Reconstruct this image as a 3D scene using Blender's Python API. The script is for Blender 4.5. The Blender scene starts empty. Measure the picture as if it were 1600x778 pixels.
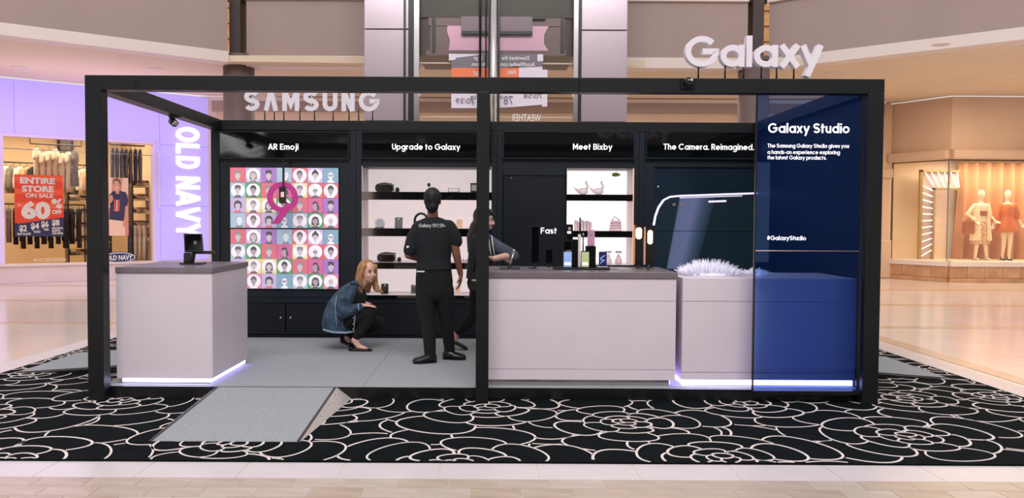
import bpy, bmesh, math, random
import numpy as np
from mathutils import Vector, Matrix

random.seed(7)
S = bpy.context.scene
COL = S.collection

# ------------------------------------------------------------------ camera
FPX = 1280.0                      # focal length in pixels of the 1600x778 frame
CAM = Vector((0.0, -6.4, 1.44))
PITCH, ROLL, CX = math.radians(1.97), math.radians(0.30), 771.0
FW = Vector((0, math.cos(PITCH), -math.sin(PITCH)))
RT0 = Vector((1, 0, 0)); UP0 = RT0.cross(FW)
RT = math.cos(ROLL) * RT0 + math.sin(ROLL) * UP0
UP = -math.sin(ROLL) * RT0 + math.cos(ROLL) * UP0
cam_data = bpy.data.cameras.new('camera'); cam = bpy.data.objects.new('camera', cam_data)
COL.objects.link(cam)
m3 = Matrix((RT, UP, -FW)).transposed()
cam.matrix_world = Matrix.Translation(CAM) @ m3.to_4x4()
cam_data.sensor_width = 36.0; cam_data.lens = FPX / 1600 * 36.0
cam_data.shift_x = (800 - CX) / 1600
cam_data.clip_end = 200
S.camera = cam

# ------------------------------------------------------------------ world, lights, exposure
S.view_settings.view_transform = 'Standard'; S.view_settings.look = 'None'
S.view_settings.gamma = 1.0; S.view_settings.use_curve_mapping = False
S.view_settings.exposure = 0.0
w = bpy.data.worlds.new('atrium_daylight'); S.world = w; w.use_nodes = True
bg = w.node_tree.nodes['Background']
bg.inputs[0].default_value = (1.0, 0.955, 0.955, 1); bg.inputs[1].default_value = 0.8

def area(name, loc, size, power, color, rot=(0, 0, 0), sy=None):
    l = bpy.data.lights.new(name, 'AREA'); l.energy = power; l.color = color
    l.shape = 'RECTANGLE'; l.size = size; l.size_y = sy or size
    o = bpy.data.objects.new(name, l); COL.objects.link(o); o.location = loc; o.rotation_euler = rot
    return o
area('kiosk_fill', (0, -10.5, 13.4), 12, 2050, (1, 0.955, 0.965), rot=(math.radians(42), 0, 0), sy=5)  # added light, tilted from behind the camera to brighten the kiosk fronts

# ------------------------------------------------------------------ pixel <-> place helpers
def ray(px, py):
    return ((px - CX) / FPX * RT + (389 - py) / FPX * UP + FW)
def at(px, py, Y):
    d = ray(px, py); t = (Y - CAM.y) / d.y
    return CAM + d * t
def atz(px, py, Z=0.0):
    d = ray(px, py); t = (Z - CAM.z) / d.z
    return CAM + d * t
class Plane:                       # a vertical plane through o with direction u (both in plan)
    def __init__(s, o, p):
        s.o = Vector((o[0], o[1], 0)); u = Vector((p[0] - o[0], p[1] - o[1], 0)); s.len = u.length; s.u = u.normalized()
        s.n = Vector((-s.u.y, s.u.x, 0)); s.rot = math.atan2(s.u.y, s.u.x)
    def st(s, px, py, off=0.0):
        d = ray(px, py); t = ((s.o + s.n * off - CAM).dot(s.n)) / d.dot(s.n); P = CAM + d * t
        return (P - s.o).dot(s.u), P.z

# ------------------------------------------------------------------ materials
def lin(c):
    return tuple((x / 255 / 12.92) if x / 255 <= .04045 else ((x / 255 + .055) / 1.055) ** 2.4 for x in c[:3]) + (1,)
def mat(name, c, rough=.5, metal=0.0, emit=0.0, ec=None, var=0.0, vscale=6.0, bump=0.0, bscale=60.0, spec=.5, coat=0.0, c2=None, stretch=None):
    m = bpy.data.materials.new(name); m.use_nodes = True
    nt = m.node_tree; b = nt.nodes['Principled BSDF']
    b.inputs['Base Color'].default_value = lin(c); b.inputs['Roughness'].default_value = rough
    b.inputs['Metallic'].default_value = metal; b.inputs['Specular IOR Level'].default_value = spec
    b.inputs['Coat Weight'].default_value = coat; b.inputs['Coat Roughness'].default_value = .05
    tc = None
    if var or bump:
        tc = nt.nodes.new('ShaderNodeTexCoord'); src = tc.outputs['Object']
        if stretch:
            mp = nt.nodes.new('ShaderNodeMapping'); mp.inputs['Scale'].default_value = stretch
            nt.links.new(src, mp.inputs[0]); src = mp.outputs[0]
    if var:
        n = nt.nodes.new('ShaderNodeTexNoise'); n.inputs['Scale'].default_value = vscale; n.inputs['Detail'].default_value = 4
        nt.links.new(src, n.inputs['Vector'])
        r = nt.nodes.new('ShaderNodeValToRGB')
        a = lin(c); bb = lin(c2) if c2 else tuple(min(1, x * (1 + var)) for x in a[:3]) + (1,)
        aa = a if c2 else tuple(x * (1 - var) for x in a[:3]) + (1,)
        r.color_ramp.elements[0].position = .35; r.color_ramp.elements[1].position = .65
        r.color_ramp.elements[0].color = aa; r.color_ramp.elements[1].color = bb
        nt.links.new(n.outputs['Fac'], r.inputs[0]); nt.links.new(r.outputs[0], b.inputs['Base Color'])
    if bump:
        n2 = nt.nodes.new('ShaderNodeTexNoise'); n2.inputs['Scale'].default_value = bscale; n2.inputs['Detail'].default_value = 3
        nt.links.new(src, n2.inputs['Vector'])
        bp = nt.nodes.new('ShaderNodeBump'); bp.inputs['Strength'].default_value = bump; bp.inputs['Distance'].default_value = .02
        nt.links.new(n2.outputs['Fac'], bp.inputs['Height']); nt.links.new(bp.outputs[0], b.inputs['Normal'])
    if emit:
        b.inputs['Emission Color'].default_value = lin(ec or c); b.inputs['Emission Strength'].default_value = emit
    return m
def glass(name, tint=(255, 255, 255), gloss=.12, rough=.02, gtint=(255, 255, 255)):
    m = bpy.data.materials.new(name); m.use_nodes = True; nt = m.node_tree; nt.nodes.clear()
    o = nt.nodes.new('ShaderNodeOutputMaterial'); mx = nt.nodes.new('ShaderNodeMixShader')
    t = nt.nodes.new('ShaderNodeBsdfTransparent'); t.inputs[0].default_value = lin(tint)
    g = nt.nodes.new('ShaderNodeBsdfGlossy'); g.inputs['Roughness'].default_value = rough; g.inputs['Color'].default_value = lin(gtint)
    mx.inputs[0].default_value = gloss
    nt.links.new(t.outputs[0], mx.inputs[1]); nt.links.new(g.outputs[0], mx.inputs[2]); nt.links.new(mx.outputs[0], o.inputs[0])
    return m

M = {}
M['black'] = mat('black_frame', (11, 17, 19), .42, var=.12, vscale=3, spec=.35)
M['navy'] = mat('navy_panel', (15, 25, 35), .45, var=.1, vscale=2, spec=.35)
M['navy2'] = mat('navy_recess', (11, 19, 27), .5, var=.1, vscale=2, spec=.3)
M['header'] = mat('black_glass', (6, 9, 11), .05, spec=.9)
M['white'] = mat('white_laminate', (214, 203, 212), .4, var=.015, vscale=3)
M['whiteside'] = M['white']
M['greytop'] = mat('grey_worktop', (112, 104, 110), .35, var=.06, vscale=12)
M['carpet'] = mat('grey_carpet', (170, 174, 178), .95, var=.22, vscale=150, bump=.6, bscale=320, spec=.1)
M['alu'] = mat('brushed_aluminium', (204, 196, 190), .35, metal=.35, var=.06, vscale=30)
M['lav'] = mat('lavender_led', (190, 175, 255), .4, emit=6.0, ec=(176, 160, 255))
M['led'] = mat('white_led', (240, 235, 255), .4, emit=6.0, ec=(214, 204, 255))
M['letter'] = mat('white_letter', (206, 200, 208), .4, emit=.06, ec=(255, 246, 255), var=.01)
M['text'] = mat('lit_text', (235, 235, 238), .5, emit=.75, ec=(240, 240, 245))
M['ink'] = mat('black_plastic', (14, 15, 17), .3, var=.05)
M['screen'] = mat('dark_screen', (5, 6, 9), .08)
M['chrome'] = mat('chrome', (205, 200, 198), .18, metal=1, var=.03)
M['taupe'] = mat('taupe_bulkhead', (166, 146, 140), .7, var=.03, vscale=.6)
M['lip'] = mat('cream_lip', (226, 212, 206), .6, var=.02, vscale=2)
M['ceil'] = mat('ceiling_paint', (222, 203, 178), .75, var=.03, vscale=.7)
M['cream'] = mat('cream_wall', (214, 190, 168), .7, var=.04, vscale=1.2)
M['tanwall'] = mat('tan_wall', (205, 182, 152), .7, var=.04, vscale=1.5)
M['brown'] = mat('brown_column', (112, 94, 92), .5, var=.06, vscale=2)
M['darkbrown'] = mat('dark_slot', (70, 58, 54), .6, var=.06, vscale=2)
M['wood'] = mat('upper_wood', (214, 160, 104), .6, var=.15, vscale=3, stretch=(.4, .4, 6))
M['skin'] = mat('fair_skin', (226, 178, 160), .5, var=.04, vscale=12)
M['skin2'] = mat('brown_skin', (132, 84, 66), .5, var=.05, vscale=12)
M['teewhite'] = mat('printed_white', (235, 235, 235), .6)

# ------------------------------------------------------------------ mesh builder
def rnd(a, b): return random.uniform(a, b)
class MB:
    def __init__(s): s.v = []; s.f = []; s.mi = []; s.sm = []
    def add(s, vs, fs, mi=0, smooth=False):
        o = len(s.v); s.v += [tuple(v) for v in vs]
        for f in fs: s.f.append([i + o for i in f]); s.mi.append(mi); s.sm.append(smooth)
        return s
    def box(s, x0, x1, y0, y1, z0, z1, mi=0):
        x0, x1 = min(x0, x1), max(x0, x1); y0, y1 = min(y0, y1), max(y0, y1); z0, z1 = min(z0, z1), max(z0, z1)
        v = [(x0, y0, z0), (x1, y0, z0), (x1, y1, z0), (x0, y1, z0), (x0, y0, z1), (x1, y0, z1), (x1, y1, z1), (x0, y1, z1)]
        return s.add(v, [(0, 3, 2, 1), (4, 5, 6, 7), (0, 1, 5, 4), (1, 2, 6, 5), (2, 3, 7, 6), (3, 0, 4, 7)], mi)
    def rbox(s, x0, x1, y0, y1, z0, z1, r, mi=0, n=3, axis='y'):
        # box with rounded corners in the plane across the axis
        if axis == 'y': poly = rrect(x0, x1, z0, z1, r, n); return s.prism([(a, b) for a, b in poly], (0, y0, 0), (1, 0, 0), (0, 0, 1), (0, 1, 0), y1 - y0, mi)
        if axis == 'z': poly = rrect(x0, x1, y0, y1, r, n); return s.prism(poly, (0, 0, z0), (1, 0, 0), (0, 1, 0), (0, 0, 1), z1 - z0, mi)
        poly = rrect(y0, y1, z0, z1, r, n); return s.prism(poly, (x0, 0, 0), (0, 1, 0), (0, 0, 1), (1, 0, 0), x1 - x0, mi)
    def prism(s, poly, o, u, v, n, depth, mi=0):
        o, u, v, n = Vector(o), Vector(u), Vector(v), Vector(n); k = len(poly)
        a = [o + u * p[0] + v * p[1] for p in poly]; b = [p + n * depth for p in a]
        fs = [tuple(range(k)), tuple(range(2 * k - 1, k - 1, -1))] + [(i, i + k, (i + 1) % k + k, (i + 1) % k) for i in range(k)]
        return s.add(a + b, fs, mi)
    def tube(s, pts, r, seg=8, mi=0, smooth=True, closed=False):
        pts = [Vector(p) for p in pts]; n = len(pts); rr = r if isinstance(r, (list, tuple)) else [r] * n; vs = []; prev = None
        for i, p in enumerate(pts):
            t = (pts[min(i + 1, n - 1)] - pts[max(i - 1, 0)]).normalized()
            ref = prev if prev is not None else (Vector((0, 0, 1)) if abs(t.z) < .9 else Vector((1, 0, 0)))
            a = (ref - t * ref.dot(t))
            if a.length < 1e-6: a = t.orthogonal()
            a.normalize(); b = t.cross(a); prev = a
            vs += [p + (a * math.cos(2 * math.pi * k / seg) + b * math.sin(2 * math.pi * k / seg)) * rr[i] for k in range(seg)]
        fs = [(i * seg + k, i * seg + (k + 1) % seg, (i + 1) * seg + (k + 1) % seg, (i + 1) * seg + k) for i in range(n - 1) for k in range(seg)]
        fs += [tuple(range(seg - 1, -1, -1)), tuple((n - 1) * seg + k for k in range(seg))]
        return s.add(vs, fs, mi, smooth)
    def loft(s, secs, seg=16, mi=0, smooth=True):
        # secs: (centre, u, v) ellipse rings, capped
        vs = []
        for c, u, v in secs:
            c, u, v = Vector(c), Vector(u), Vector(v)
            vs += [c + u * math.cos(2 * math.pi * k / seg) + v * math.sin(2 * math.pi * k / seg) for k in range(seg)]
        n = len(secs)
        fs = [(i * seg + k, i * seg + (k + 1) % seg, (i + 1) * seg + (k + 1) % seg, (i + 1) * seg + k) for i in range(n - 1) for k in range(seg)]
        fs += [tuple(range(seg - 1, -1, -1)), tuple((n - 1) * seg + k for k in range(seg))]
        return s.add(vs, fs, mi, smooth)
    def vloft(s, secs, seg=16, mi=0):   # secs: (x, y, z, rx, ry)
        return s.loft([((x, y, z), (rx, 0, 0), (0, ry, 0)) for x, y, z, rx, ry in secs], seg, mi)
    def ell(s, c, r, seg=16, rings=10, mi=0, M3=None):
        c = Vector(c); vs = []; fs = []
        for i in range(rings + 1):
            th = math.pi * i / rings
            for k in range(seg):
                p = Vector((r[0] * math.sin(th) * math.cos(2 * math.pi * k / seg), r[1] * math.sin(th) * math.sin(2 * math.pi * k / seg), -r[2] * math.cos(th)))
                vs.append(c + (M3 @ p if M3 else p))
        for i in range(rings):
            for k in range(seg):
                fs.append((i * seg + k, i * seg + (k + 1) % seg, (i + 1) * seg + (k + 1) % seg, (i + 1) * seg + k))
        return s.add(vs, fs, mi, True)
    def cap(s, p0, r0, p1, r1, seg=12, mi=0):
        p0, p1 = Vector(p0), Vector(p1); d = (p1 - p0)
        L = d.length
        if L < 1e-6: return s.ell(p0, (r0,) * 3, seg, 8, mi)
        d.normalize(); pts = []; rs = []
        for a in (-85, -60, -30, 0): pts.append(p0 + d * r0 * math.sin(math.radians(a))); rs.append(max(.0005, r0 * math.cos(math.radians(a))))
        for a in (0, 30, 60, 85): pts.append(p1 + d * r1 * math.sin(math.radians(a))); rs.append(max(.0005, r1 * math.cos(math.radians(a))))
        return s.tube(pts, rs, seg, mi)
    def chain(s, pts, mi=0, seg=12):
        for (p, r), (q, t) in zip(pts[:-1], pts[1:]): s.cap(p, r, q, t, seg, mi)
        return s
    def ribbon(s, pts, wd, o, u, v, n, depth, mi=0, closed=False):
        o, u, v, n = Vector(o), Vector(u), Vector(v), Vector(n); k = len(pts); h = wd / 2
        P = [Vector((p[0], p[1])) for p in pts]; L = []; R = []
        for i in range(k):
            a = P[i - 1] if (i > 0 or closed) else None; b = P[(i + 1) % k] if (i < k - 1 or closed) else None
            d1 = (P[i] - a).normalized() if a is not None else None; d2 = (b - P[i]).normalized() if b is not None else None
            if d1 is None: d1 = d2
            if d2 is None: d2 = d1
            n1 = Vector((-d1.y, d1.x)); n2 = Vector((-d2.y, d2.x)); mm = n1 + n2
            if mm.length < .2: mm = n1
            mm.normalize(); sc = h / max(.45, mm.dot(n1))
            L.append(P[i] + mm * sc); R.append(P[i] - mm * sc)
        T = lambda q, dd: o + u * q.x + v * q.y + n * dd
        vs = [T(q, depth) for q in L] + [T(q, depth) for q in R] + [T(q, 0) for q in L] + [T(q, 0) for q in R]; fs = []
        for i in range(k if closed else k - 1):
            j = (i + 1) % k
            fs += [(k + i, k + j, j, i), (i, j, 2 * k + j, 2 * k + i), (k + j, k + i, 3 * k + i, 3 * k + j), (2 * k + i, 2 * k + j, 3 * k + j, 3 * k + i)]
        if not closed: fs += [(0, 2 * k, 3 * k, k), (k - 1, 2 * k - 1, 4 * k - 1, 3 * k - 1)]
        return s.add(vs, fs, mi)
    def mesh(s, name, mats, off=None):
        me = bpy.data.meshes.new(name)
        vs = s.v if off is None else [(a - off[0], b - off[1], c - off[2]) for a, b, c in s.v]
        me.from_pydata(vs, [], s.f)
        if not isinstance(mats, (list, tuple)): mats = [mats]
        for m in mats: me.materials.append(M[m] if isinstance(m, str) else m)
        me.polygons.foreach_set('material_index', s.mi); me.polygons.foreach_set('use_smooth', s.sm)
        me.update(); return me
    def build(s, name, mats, parent=None, local=False, bevel=0.0, recalc=True):
        off = None
        if parent is not None and not local: off = root_loc(parent)
        me = s.mesh(name, mats, off)
        if recalc:
            b = bmesh.new(); b.from_mesh(me); bmesh.ops.recalc_face_normals(b, faces=b.faces); b.to_mesh(me); b.free()
        return link(name, me, parent, bevel)
def rrect(x0, x1, y0, y1, r, n=3):
    out = []
    for cx, cy, a0 in ((x1 - r, y0 + r, -90), (x1 - r, y1 - r, 0), (x0 + r, y1 - r, 90), (x0 + r, y0 + r, 180)):
        for i in range(n + 1):
            a = math.radians(a0 + 90 * i / n); out.append((cx + r * math.cos(a), cy + r * math.sin(a)))
    return out
def circ(cx, cy, rx, ry=None, n=20, a0=0, a1=360):
    ry = rx if ry is None else ry; full = abs(a1 - a0) >= 360; k = n if full else n + 1
    return [(cx + rx * math.cos(math.radians(a0 + (a1 - a0) * i / n)), cy + ry * math.sin(math.radians(a0 + (a1 - a0) * i / n))) for i in range(k)]
def root_loc(o):
    l = Vector((0, 0, 0))
    while o is not None: l = l + o.location; o = o.parent
    return l
def link(name, me, parent=None, bevel=0.0):
    o = bpy.data.objects.new(name, me); COL.objects.link(o)
    if parent is not None: o.parent = parent
    if bevel:
        b = o.modifiers.new('bevel', 'BEVEL'); b.width = bevel; b.segments = 2; b.limit_method = 'ANGLE'; b.angle_limit = math.radians(50)
    return o
def tag(o, label=None, cat=None, group=None, kind=None):
    if label: o['label'] = label
    if cat: o['category'] = cat
    if group: o['group'] = group
    if kind: o['kind'] = kind
    return o
def thing(name, label, cat, loc=(0, 0, 0), rz=0.0, group=None, kind=None):
    o = bpy.data.objects.new(name, None); o.empty_display_size = .05; COL.objects.link(o)
    o.location = loc; o.rotation_euler = (0, 0, rz)
    return tag(o, label, cat, group, kind)
def copy_tree(o, parent=None):
    c = o.copy(); COL.objects.link(c); c.parent = parent
    for ch in list(o.children): copy_tree(ch, c)
    return c
def strct(o, label, cat): return tag(o, label, cat, kind='structure')

# ------------------------------------------------------------------ lettering
def builtin_text(body, size, bold=0.0):
    cu = bpy.data.curves.new('t', 'FONT'); cu.body = body; cu.size = size; cu.offset = bold; cu.resolution_u = 3
    ob = bpy.data.objects.new('t', cu); COL.objects.link(ob)
    dg = bpy.context.evaluated_depsgraph_get(); me = bpy.data.meshes.new_from_object(ob.evaluated_get(dg))
    vs = [tuple(v.co[:2]) for v in me.vertices]; fs = [tuple(p.vertices) for p in me.polygons]
    bpy.data.objects.remove(ob); bpy.data.curves.remove(cu); bpy.data.meshes.remove(me)
    return vs, fs
def put_text(mb, body, o, u, v, n, height, width=None, bold=.02, mi=0, depth=.002, mirror=False, center=False, slant=0):
    # flat lettering of the given cap height; o = lower left corner
    vs, fs = builtin_text(body, 1.0, bold)
    if not vs: return
    x0 = min(p[0] for p in vs); x1 = max(p[0] for p in vs); h = .73
    sy = height / h; sx = (width / (x1 - x0)) if width else sy; W_ = (x1 - x0) * sx
    o, u, v, n = Vector(o), Vector(u), Vector(v), Vector(n); out = []
    for p in vs:
        a = (p[0] - x0) * sx
        if mirror: a = W_ - a
        if center: a -= W_ / 2
        out.append(o + u * (a + slant * p[1] * sy) + v * (p[1] * sy) + n * depth)
    mb.add(out, fs, mi)
def arc(cx, cy, rx, ry, a0, a1, n=14): return circ(cx, cy, rx, ry, n, a0, a1) if abs(a1 - a0) < 360 else circ(cx, cy, rx, ry, n * 2)
def glyph(ch, w, wide=1.0):
    """geometric stroke letters, cap height 1; returns (strokes, advance); stroke = (points, closed)"""
    h = w / 2; X = .72; R = (X - w) / 2 + .0; cx = h + R; cy = X / 2; st = []; adv = 0; T = 1 - h
    L = lambda *p: st.append((list(p), False))
    if ch in 'abdgopqec':
        if ch in 'abdgopq': st.append((circ(cx, cy, R, R, 24), True))
        adv = 2 * R + w
        if ch == 'a': L((2 * R + h, 0), (2 * R + h, X))
        if ch == 'b': L((h, 0), (h, 1.02))
        if ch == 'd': L((2 * R + h, 0), (2 * R + h, 1.02))
        if ch == 'p': L((h, -.3), (h, X))
        if ch == 'g': st.append(([(2 * R + h, X)] + arc(cx, -.04, R, R * .85, 0, -150), False))
        if ch == 'e': st.append(([(cx - R, cy)] + [(cx + R, cy)] + arc(cx, cy, R, R, 4, 318, 22), False))
        if ch == 'c': st.append((arc(cx, cy, R, R, 45, 315, 22), False)); adv -= .06
    elif ch in 'nhmru':
        r = .21
        if ch == 'u': L((h, X), (h, r + h)); st.append(([(h, X)] + arc(h + r, r + h, r, r, 180, 360) + [(h + 2 * r, X)], False)); L((h + 2 * r, 0), (h + 2 * r, X)); adv = 2 * r + w
        else:
            L((h, 0), (h, 1.02 if ch == 'h' else X)); adv = 2 * r + w
            if ch == 'r': st.append((arc(h + r, X - r - h, r, r, 180, 75, 8), False)); adv = r + w + .02
            elif ch == 'm':
                r = .18; st.append((arc(h + r, X - r - h, r, r, 180, 0) + [(h + 2 * r, 0)], False)); st.append((arc(h + 3 * r, X - r - h, r, r, 180, 0) + [(h + 4 * r, 0)], False)); adv = 4 * r + w
            else: st.append((arc(h + r, X - r - h, r, r, 180, 0) + [(h + 2 * r, 0)], False))
    elif ch in 'il!': L((h, 0), (h, 1.02 if ch == 'l' else X)); adv = w
    elif ch == 'j': st.append(([(h + .08, X)] + arc(-.06, -.1, .14 + h, .14, 0, -80, 8), False)); adv = w + .08
    elif ch == 't': L((.08 + h, .95), (.08 + h, 0)); L((0, X - h), (.4, X - h)); adv = .4
    elif ch in 'vy':
        L((.05, X), (.31, 0)) if ch == 'v' else L((.05, X), (.31, .05)); L((.57, X), (.31, 0)) if ch == 'v' else L((.57, X), (.18, -.3)); adv = .62
    elif ch == 'x': L((.06, X), (.54, 0)); L((.54, X), (.06, 0)); adv = .6
    elif ch == 's':
        r = (X - w) / 4 + .0; c = .2 + h * .4; st.append((arc(c, X - h - r, .17, r, 35, 270, 14) + arc(c, h + r, .17, r, 90, -145, 14), False)); adv = .4 + w * .6
    elif ch == 'S':
        r = (1 - w) / 4; rx = .26 * wide; c = h + rx; st.append((arc(c, T - r, rx, r, 25, 270, 16) + arc(c, h + r, rx, r, 90, -155, 16), False)); adv = 2 * rx + w
    elif ch in 'GC':
        r = (1 - w) / 2; rx = r * wide; c = h + rx; st.append((arc(c, .5, rx, r, 42, 318 if ch == 'C' else 360, 26) + ([] if ch == 'C' else [(c + .02, .5 - .0)]), False)); adv = 2 * rx + w - (.06 if ch == 'C' else 0)
    elif ch == 'O': st.append((circ(h + .3 * wide, .5, .3 * wide, .5 - h, 28), True)); adv = .6 * wide + w
    elif ch in 'ET F'.replace(' ', '') and ch in 'EF':
        L((h, 0), (h, 1)); L((h, T), (.56, T)); L((h, .5), (.52, .5)); adv = .58
        if ch == 'E': L((h, h), (.56, h))
    elif ch == 'T': L((0, T), (.66, T)); L((.33, T), (.33, 0)); adv = .66
    elif ch == 'L': L((h, 1), (h, 0)); L((h, h), (.54 * wide, h)); adv = .56 * wide
    elif ch == 'A': L((.05, 0), (.38 * wide, 1)); L((.76 * wide - .05, 0), (.38 * wide, 1)); L((.17, .28), (.76 * wide - .17, .28)); adv = .76 * wide
    elif ch == '^': L((.12, 0), (.37 * wide, 1)); L((.74 * wide - .12, 0), (.37 * wide, 1)); adv = .74 * wide
    elif ch == 'V': L((.06, 1), (.38 * wide, 0)); L((.76 * wide - .06, 1), (.38 * wide, 0)); adv = .76 * wide
    elif ch == 'Y': L((.06, 1), (.36 * wide, .45)); L((.72 * wide - .06, 1), (.36 * wide, .45)); L((.36 * wide, .5), (.36 * wide, 0)); adv = .72 * wide
    elif ch == 'N': L((h, 0), (h, 1)); L((.66 * wide - h, 0), (.66 * wide - h, 1)); L((h, 1), (.66 * wide - h, 0)); adv = .66 * wide
    elif ch == 'M': W = .84 * wide; L((h, 0), (h, 1)); L((W - h, 0), (W - h, 1)); L((h, .98), (W / 2, .3), (W - h, .98)); adv = W
    elif ch == 'U': r = .25 * wide; st.append(([(h, 1)] + arc(h + r, r + h, r, r, 180, 360) + [(h + 2 * r, 1)], False)); adv = 2 * r + w
    elif ch in 'RB':
        r = (1 - w) / 4; L((h, 0), (h, 1)); st.append(([(h, T)] + [(.3, T)] + arc(.34, T - r, r, r, 90, -90, 10) + [(h, .5)], False)); adv = .64
        if ch == 'R': L((.32, .5), (.58, 0))
        else: st.append(([(h, .5)] + [(.34, .5)] + arc(.36, h + r, r, r, 90, -90, 10) + [(h, h)], False))
    elif ch == 'D': st.append(([(h, h), (.28 * wide, h)] + arc(.3 * wide, .5, .26 * wide, .5 - h, -90, 90, 14) + [(h, T)], False)); L((h, 0), (h, 1)); adv = .56 * wide + h
    elif ch == '9': r = .26; st.append((circ(h + r, T - r, r, r, 24), True)); L((h + 2 * r - .02, T - r - .1), (h + r - .05, 0)); adv = 2 * r + w
    elif ch == '#': L((.22, .05), (.3, .95)); L((.46, .05), (.54, .95)); L((.06, .33), (.66, .33)); L((.1, .67), (.7, .67)); adv = .74
    elif ch == '-': L((.04, .34), (.34, .34)); adv = .38
    elif ch == '+': L((.04, .34), (.5, .34)); L((.27, .12), (.27, .56)); adv = .54
    elif ch == '|': L((h, -.1), (h, 1.05)); adv = w
    elif ch == '.': L((0, h), (w, h)); adv = w
    elif ch == ' ': adv = .2
    if ch in 'ij': L((h + (.08 if ch == 'j' else 0), .84), (h + (.08 if ch == 'j' else 0), .84 + w))
    return st, adv
def stroke_layout(text, wt, gap, wide=1.0):
    x = 0; out = []
    for ch in text:
        st, a = glyph(ch, wt, wide); out.append((ch, x, st)); x += a + gap
    return out, x - gap
def stroke_text(mb, text, o, u, v, n, height, width=None, wt=.17, gap=.1, depth=.003, mi=0, wide=1.0):
    lay, W = stroke_layout(text, wt, gap, wide); sx = (width / W) if width else height
    o, u, v = Vector(o), Vector(u), Vector(v)
    k = 0
    for ch, x, st in lay:
        for pts, closed in st:
            k += 1; mb.ribbon([((p[0] + x) * sx / height, p[1]) for p in pts], wt, o, u * height, v * height, n, depth + .0005 * (k % 7), mi, closed)

# ================================================================== THE SETTING
# ---- floor: polished base, inlaid bands, laid tiles in front of the rug
fm = mat('polished_stone', (226, 213, 207), .16, var=.035, vscale=1.3, spec=.6)
nt = fm.node_tree
tcn = nt.nodes.new('ShaderNodeTexCoord'); br = nt.nodes.new('ShaderNodeTexBrick')
br.inputs['Scale'].default_value = 1.0; br.inputs['Brick Width'].default_value = .57; br.inputs['Row Height'].default_value = .31
br.inputs['Mortar Size'].default_value = .004; br.inputs['Color1'].default_value = (1, 1, 1, 1); br.inputs['Color2'].default_value = (.96, .95, .94, 1); br.inputs['Mortar'].default_value = (.72, .68, .66, 1)
mx = nt.nodes.new('ShaderNodeMix'); mx.data_type = 'RGBA'; mx.blend_type = 'MULTIPLY'; mx.inputs[0].default_value = .8
nt.links.new(tcn.outputs['Object'], br.inputs['Vector'])
pb = nt.nodes['Principled BSDF']; src = pb.inputs['Base Color'].links[0].from_socket
nt.links.new(src, mx.inputs[6]); nt.links.new(br.outputs['Color'], mx.inputs[7]); nt.links.new(mx.outputs[2], pb.inputs['Base Color'])
M['floor'] = fm
M['tan_band'] = mat('tan_stone', (205, 178, 158), .2, var=.08, vscale=4)
M['whitetile'] = mat('white_stone_tile', (208, 199, 201), .3, var=.03, vscale=5)
floor = MB().box(-19, 19, -15, 20, -.10, -.003).build('floor', 'floor')
strct(floor, 'pale polished stone mall floor around the black rug', 'floor')
M['walnut'] = mat('taupe_stone', (150, 125, 112), .25, var=.1, vscale=4)
for (y0, y1, m_) in ((4.75, 5.0, 'tan_band'), (7.8, 8.1, 'tan_band'), (11.0, 11.4, 'tan_band')):
    MB().box(-17, 17, y0, y1, -.003, .0005).build('inlay_band', m_, floor)
for s_ in (1,):
    MB().box(4.75, 4.95, -1.58, 4.4, -.003, .0005).build('inlay_band', 'tan_band', floor)
TILE = [mat('beige_tile', c, .32, var=.10, vscale=5, c2=c2, stretch=(1, 2.5, 1)) for c, c2 in
        (((176, 158, 143), (188, 172, 157)), ((186, 168, 153), (174, 158, 141)), ((168, 149, 132), (186, 169, 152)), ((190, 177, 167), (180, 164, 150)))]
gap = .004
def flat_tile(wd, dp, m_):
    return MB().box(gap / 2, wd - gap / 2, gap / 2, dp - gap / 2, -.003, 0).mesh('floor_tile', m_)
wt_mesh = flat_tile(.567, .30, 'whitetile')
bt_mesh = [flat_tile(.283, .155, t) for t in TILE]
RUGX0, RUGX1, RUGY0, RUGY1 = -4.55, 4.38, -1.58, 4.0
for i in range(17):
    o = link('floor_tile', wt_mesh, floor); o.location = (-4.84 + .567 * i, RUGY0 - .30, 0)
for r in range(5):
    for i in range(30):
        o = link('floor_tile', random.choice(bt_mesh), floor); o.location = (-4.2 + .283 * i + (.118 if r % 2 else 0), RUGY0 - .30 - .155 * (r + 1), 0)
sidet = flat_tile(.30, .567, 'whitetile')
for s_, x in ((1, RUGX1), (-1, RUGX0 - .30)):
    for i in range(10):
        o = link('floor_tile', sidet, floor); o.location = (x, RUGY0 + .567 * i, 0)

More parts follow.
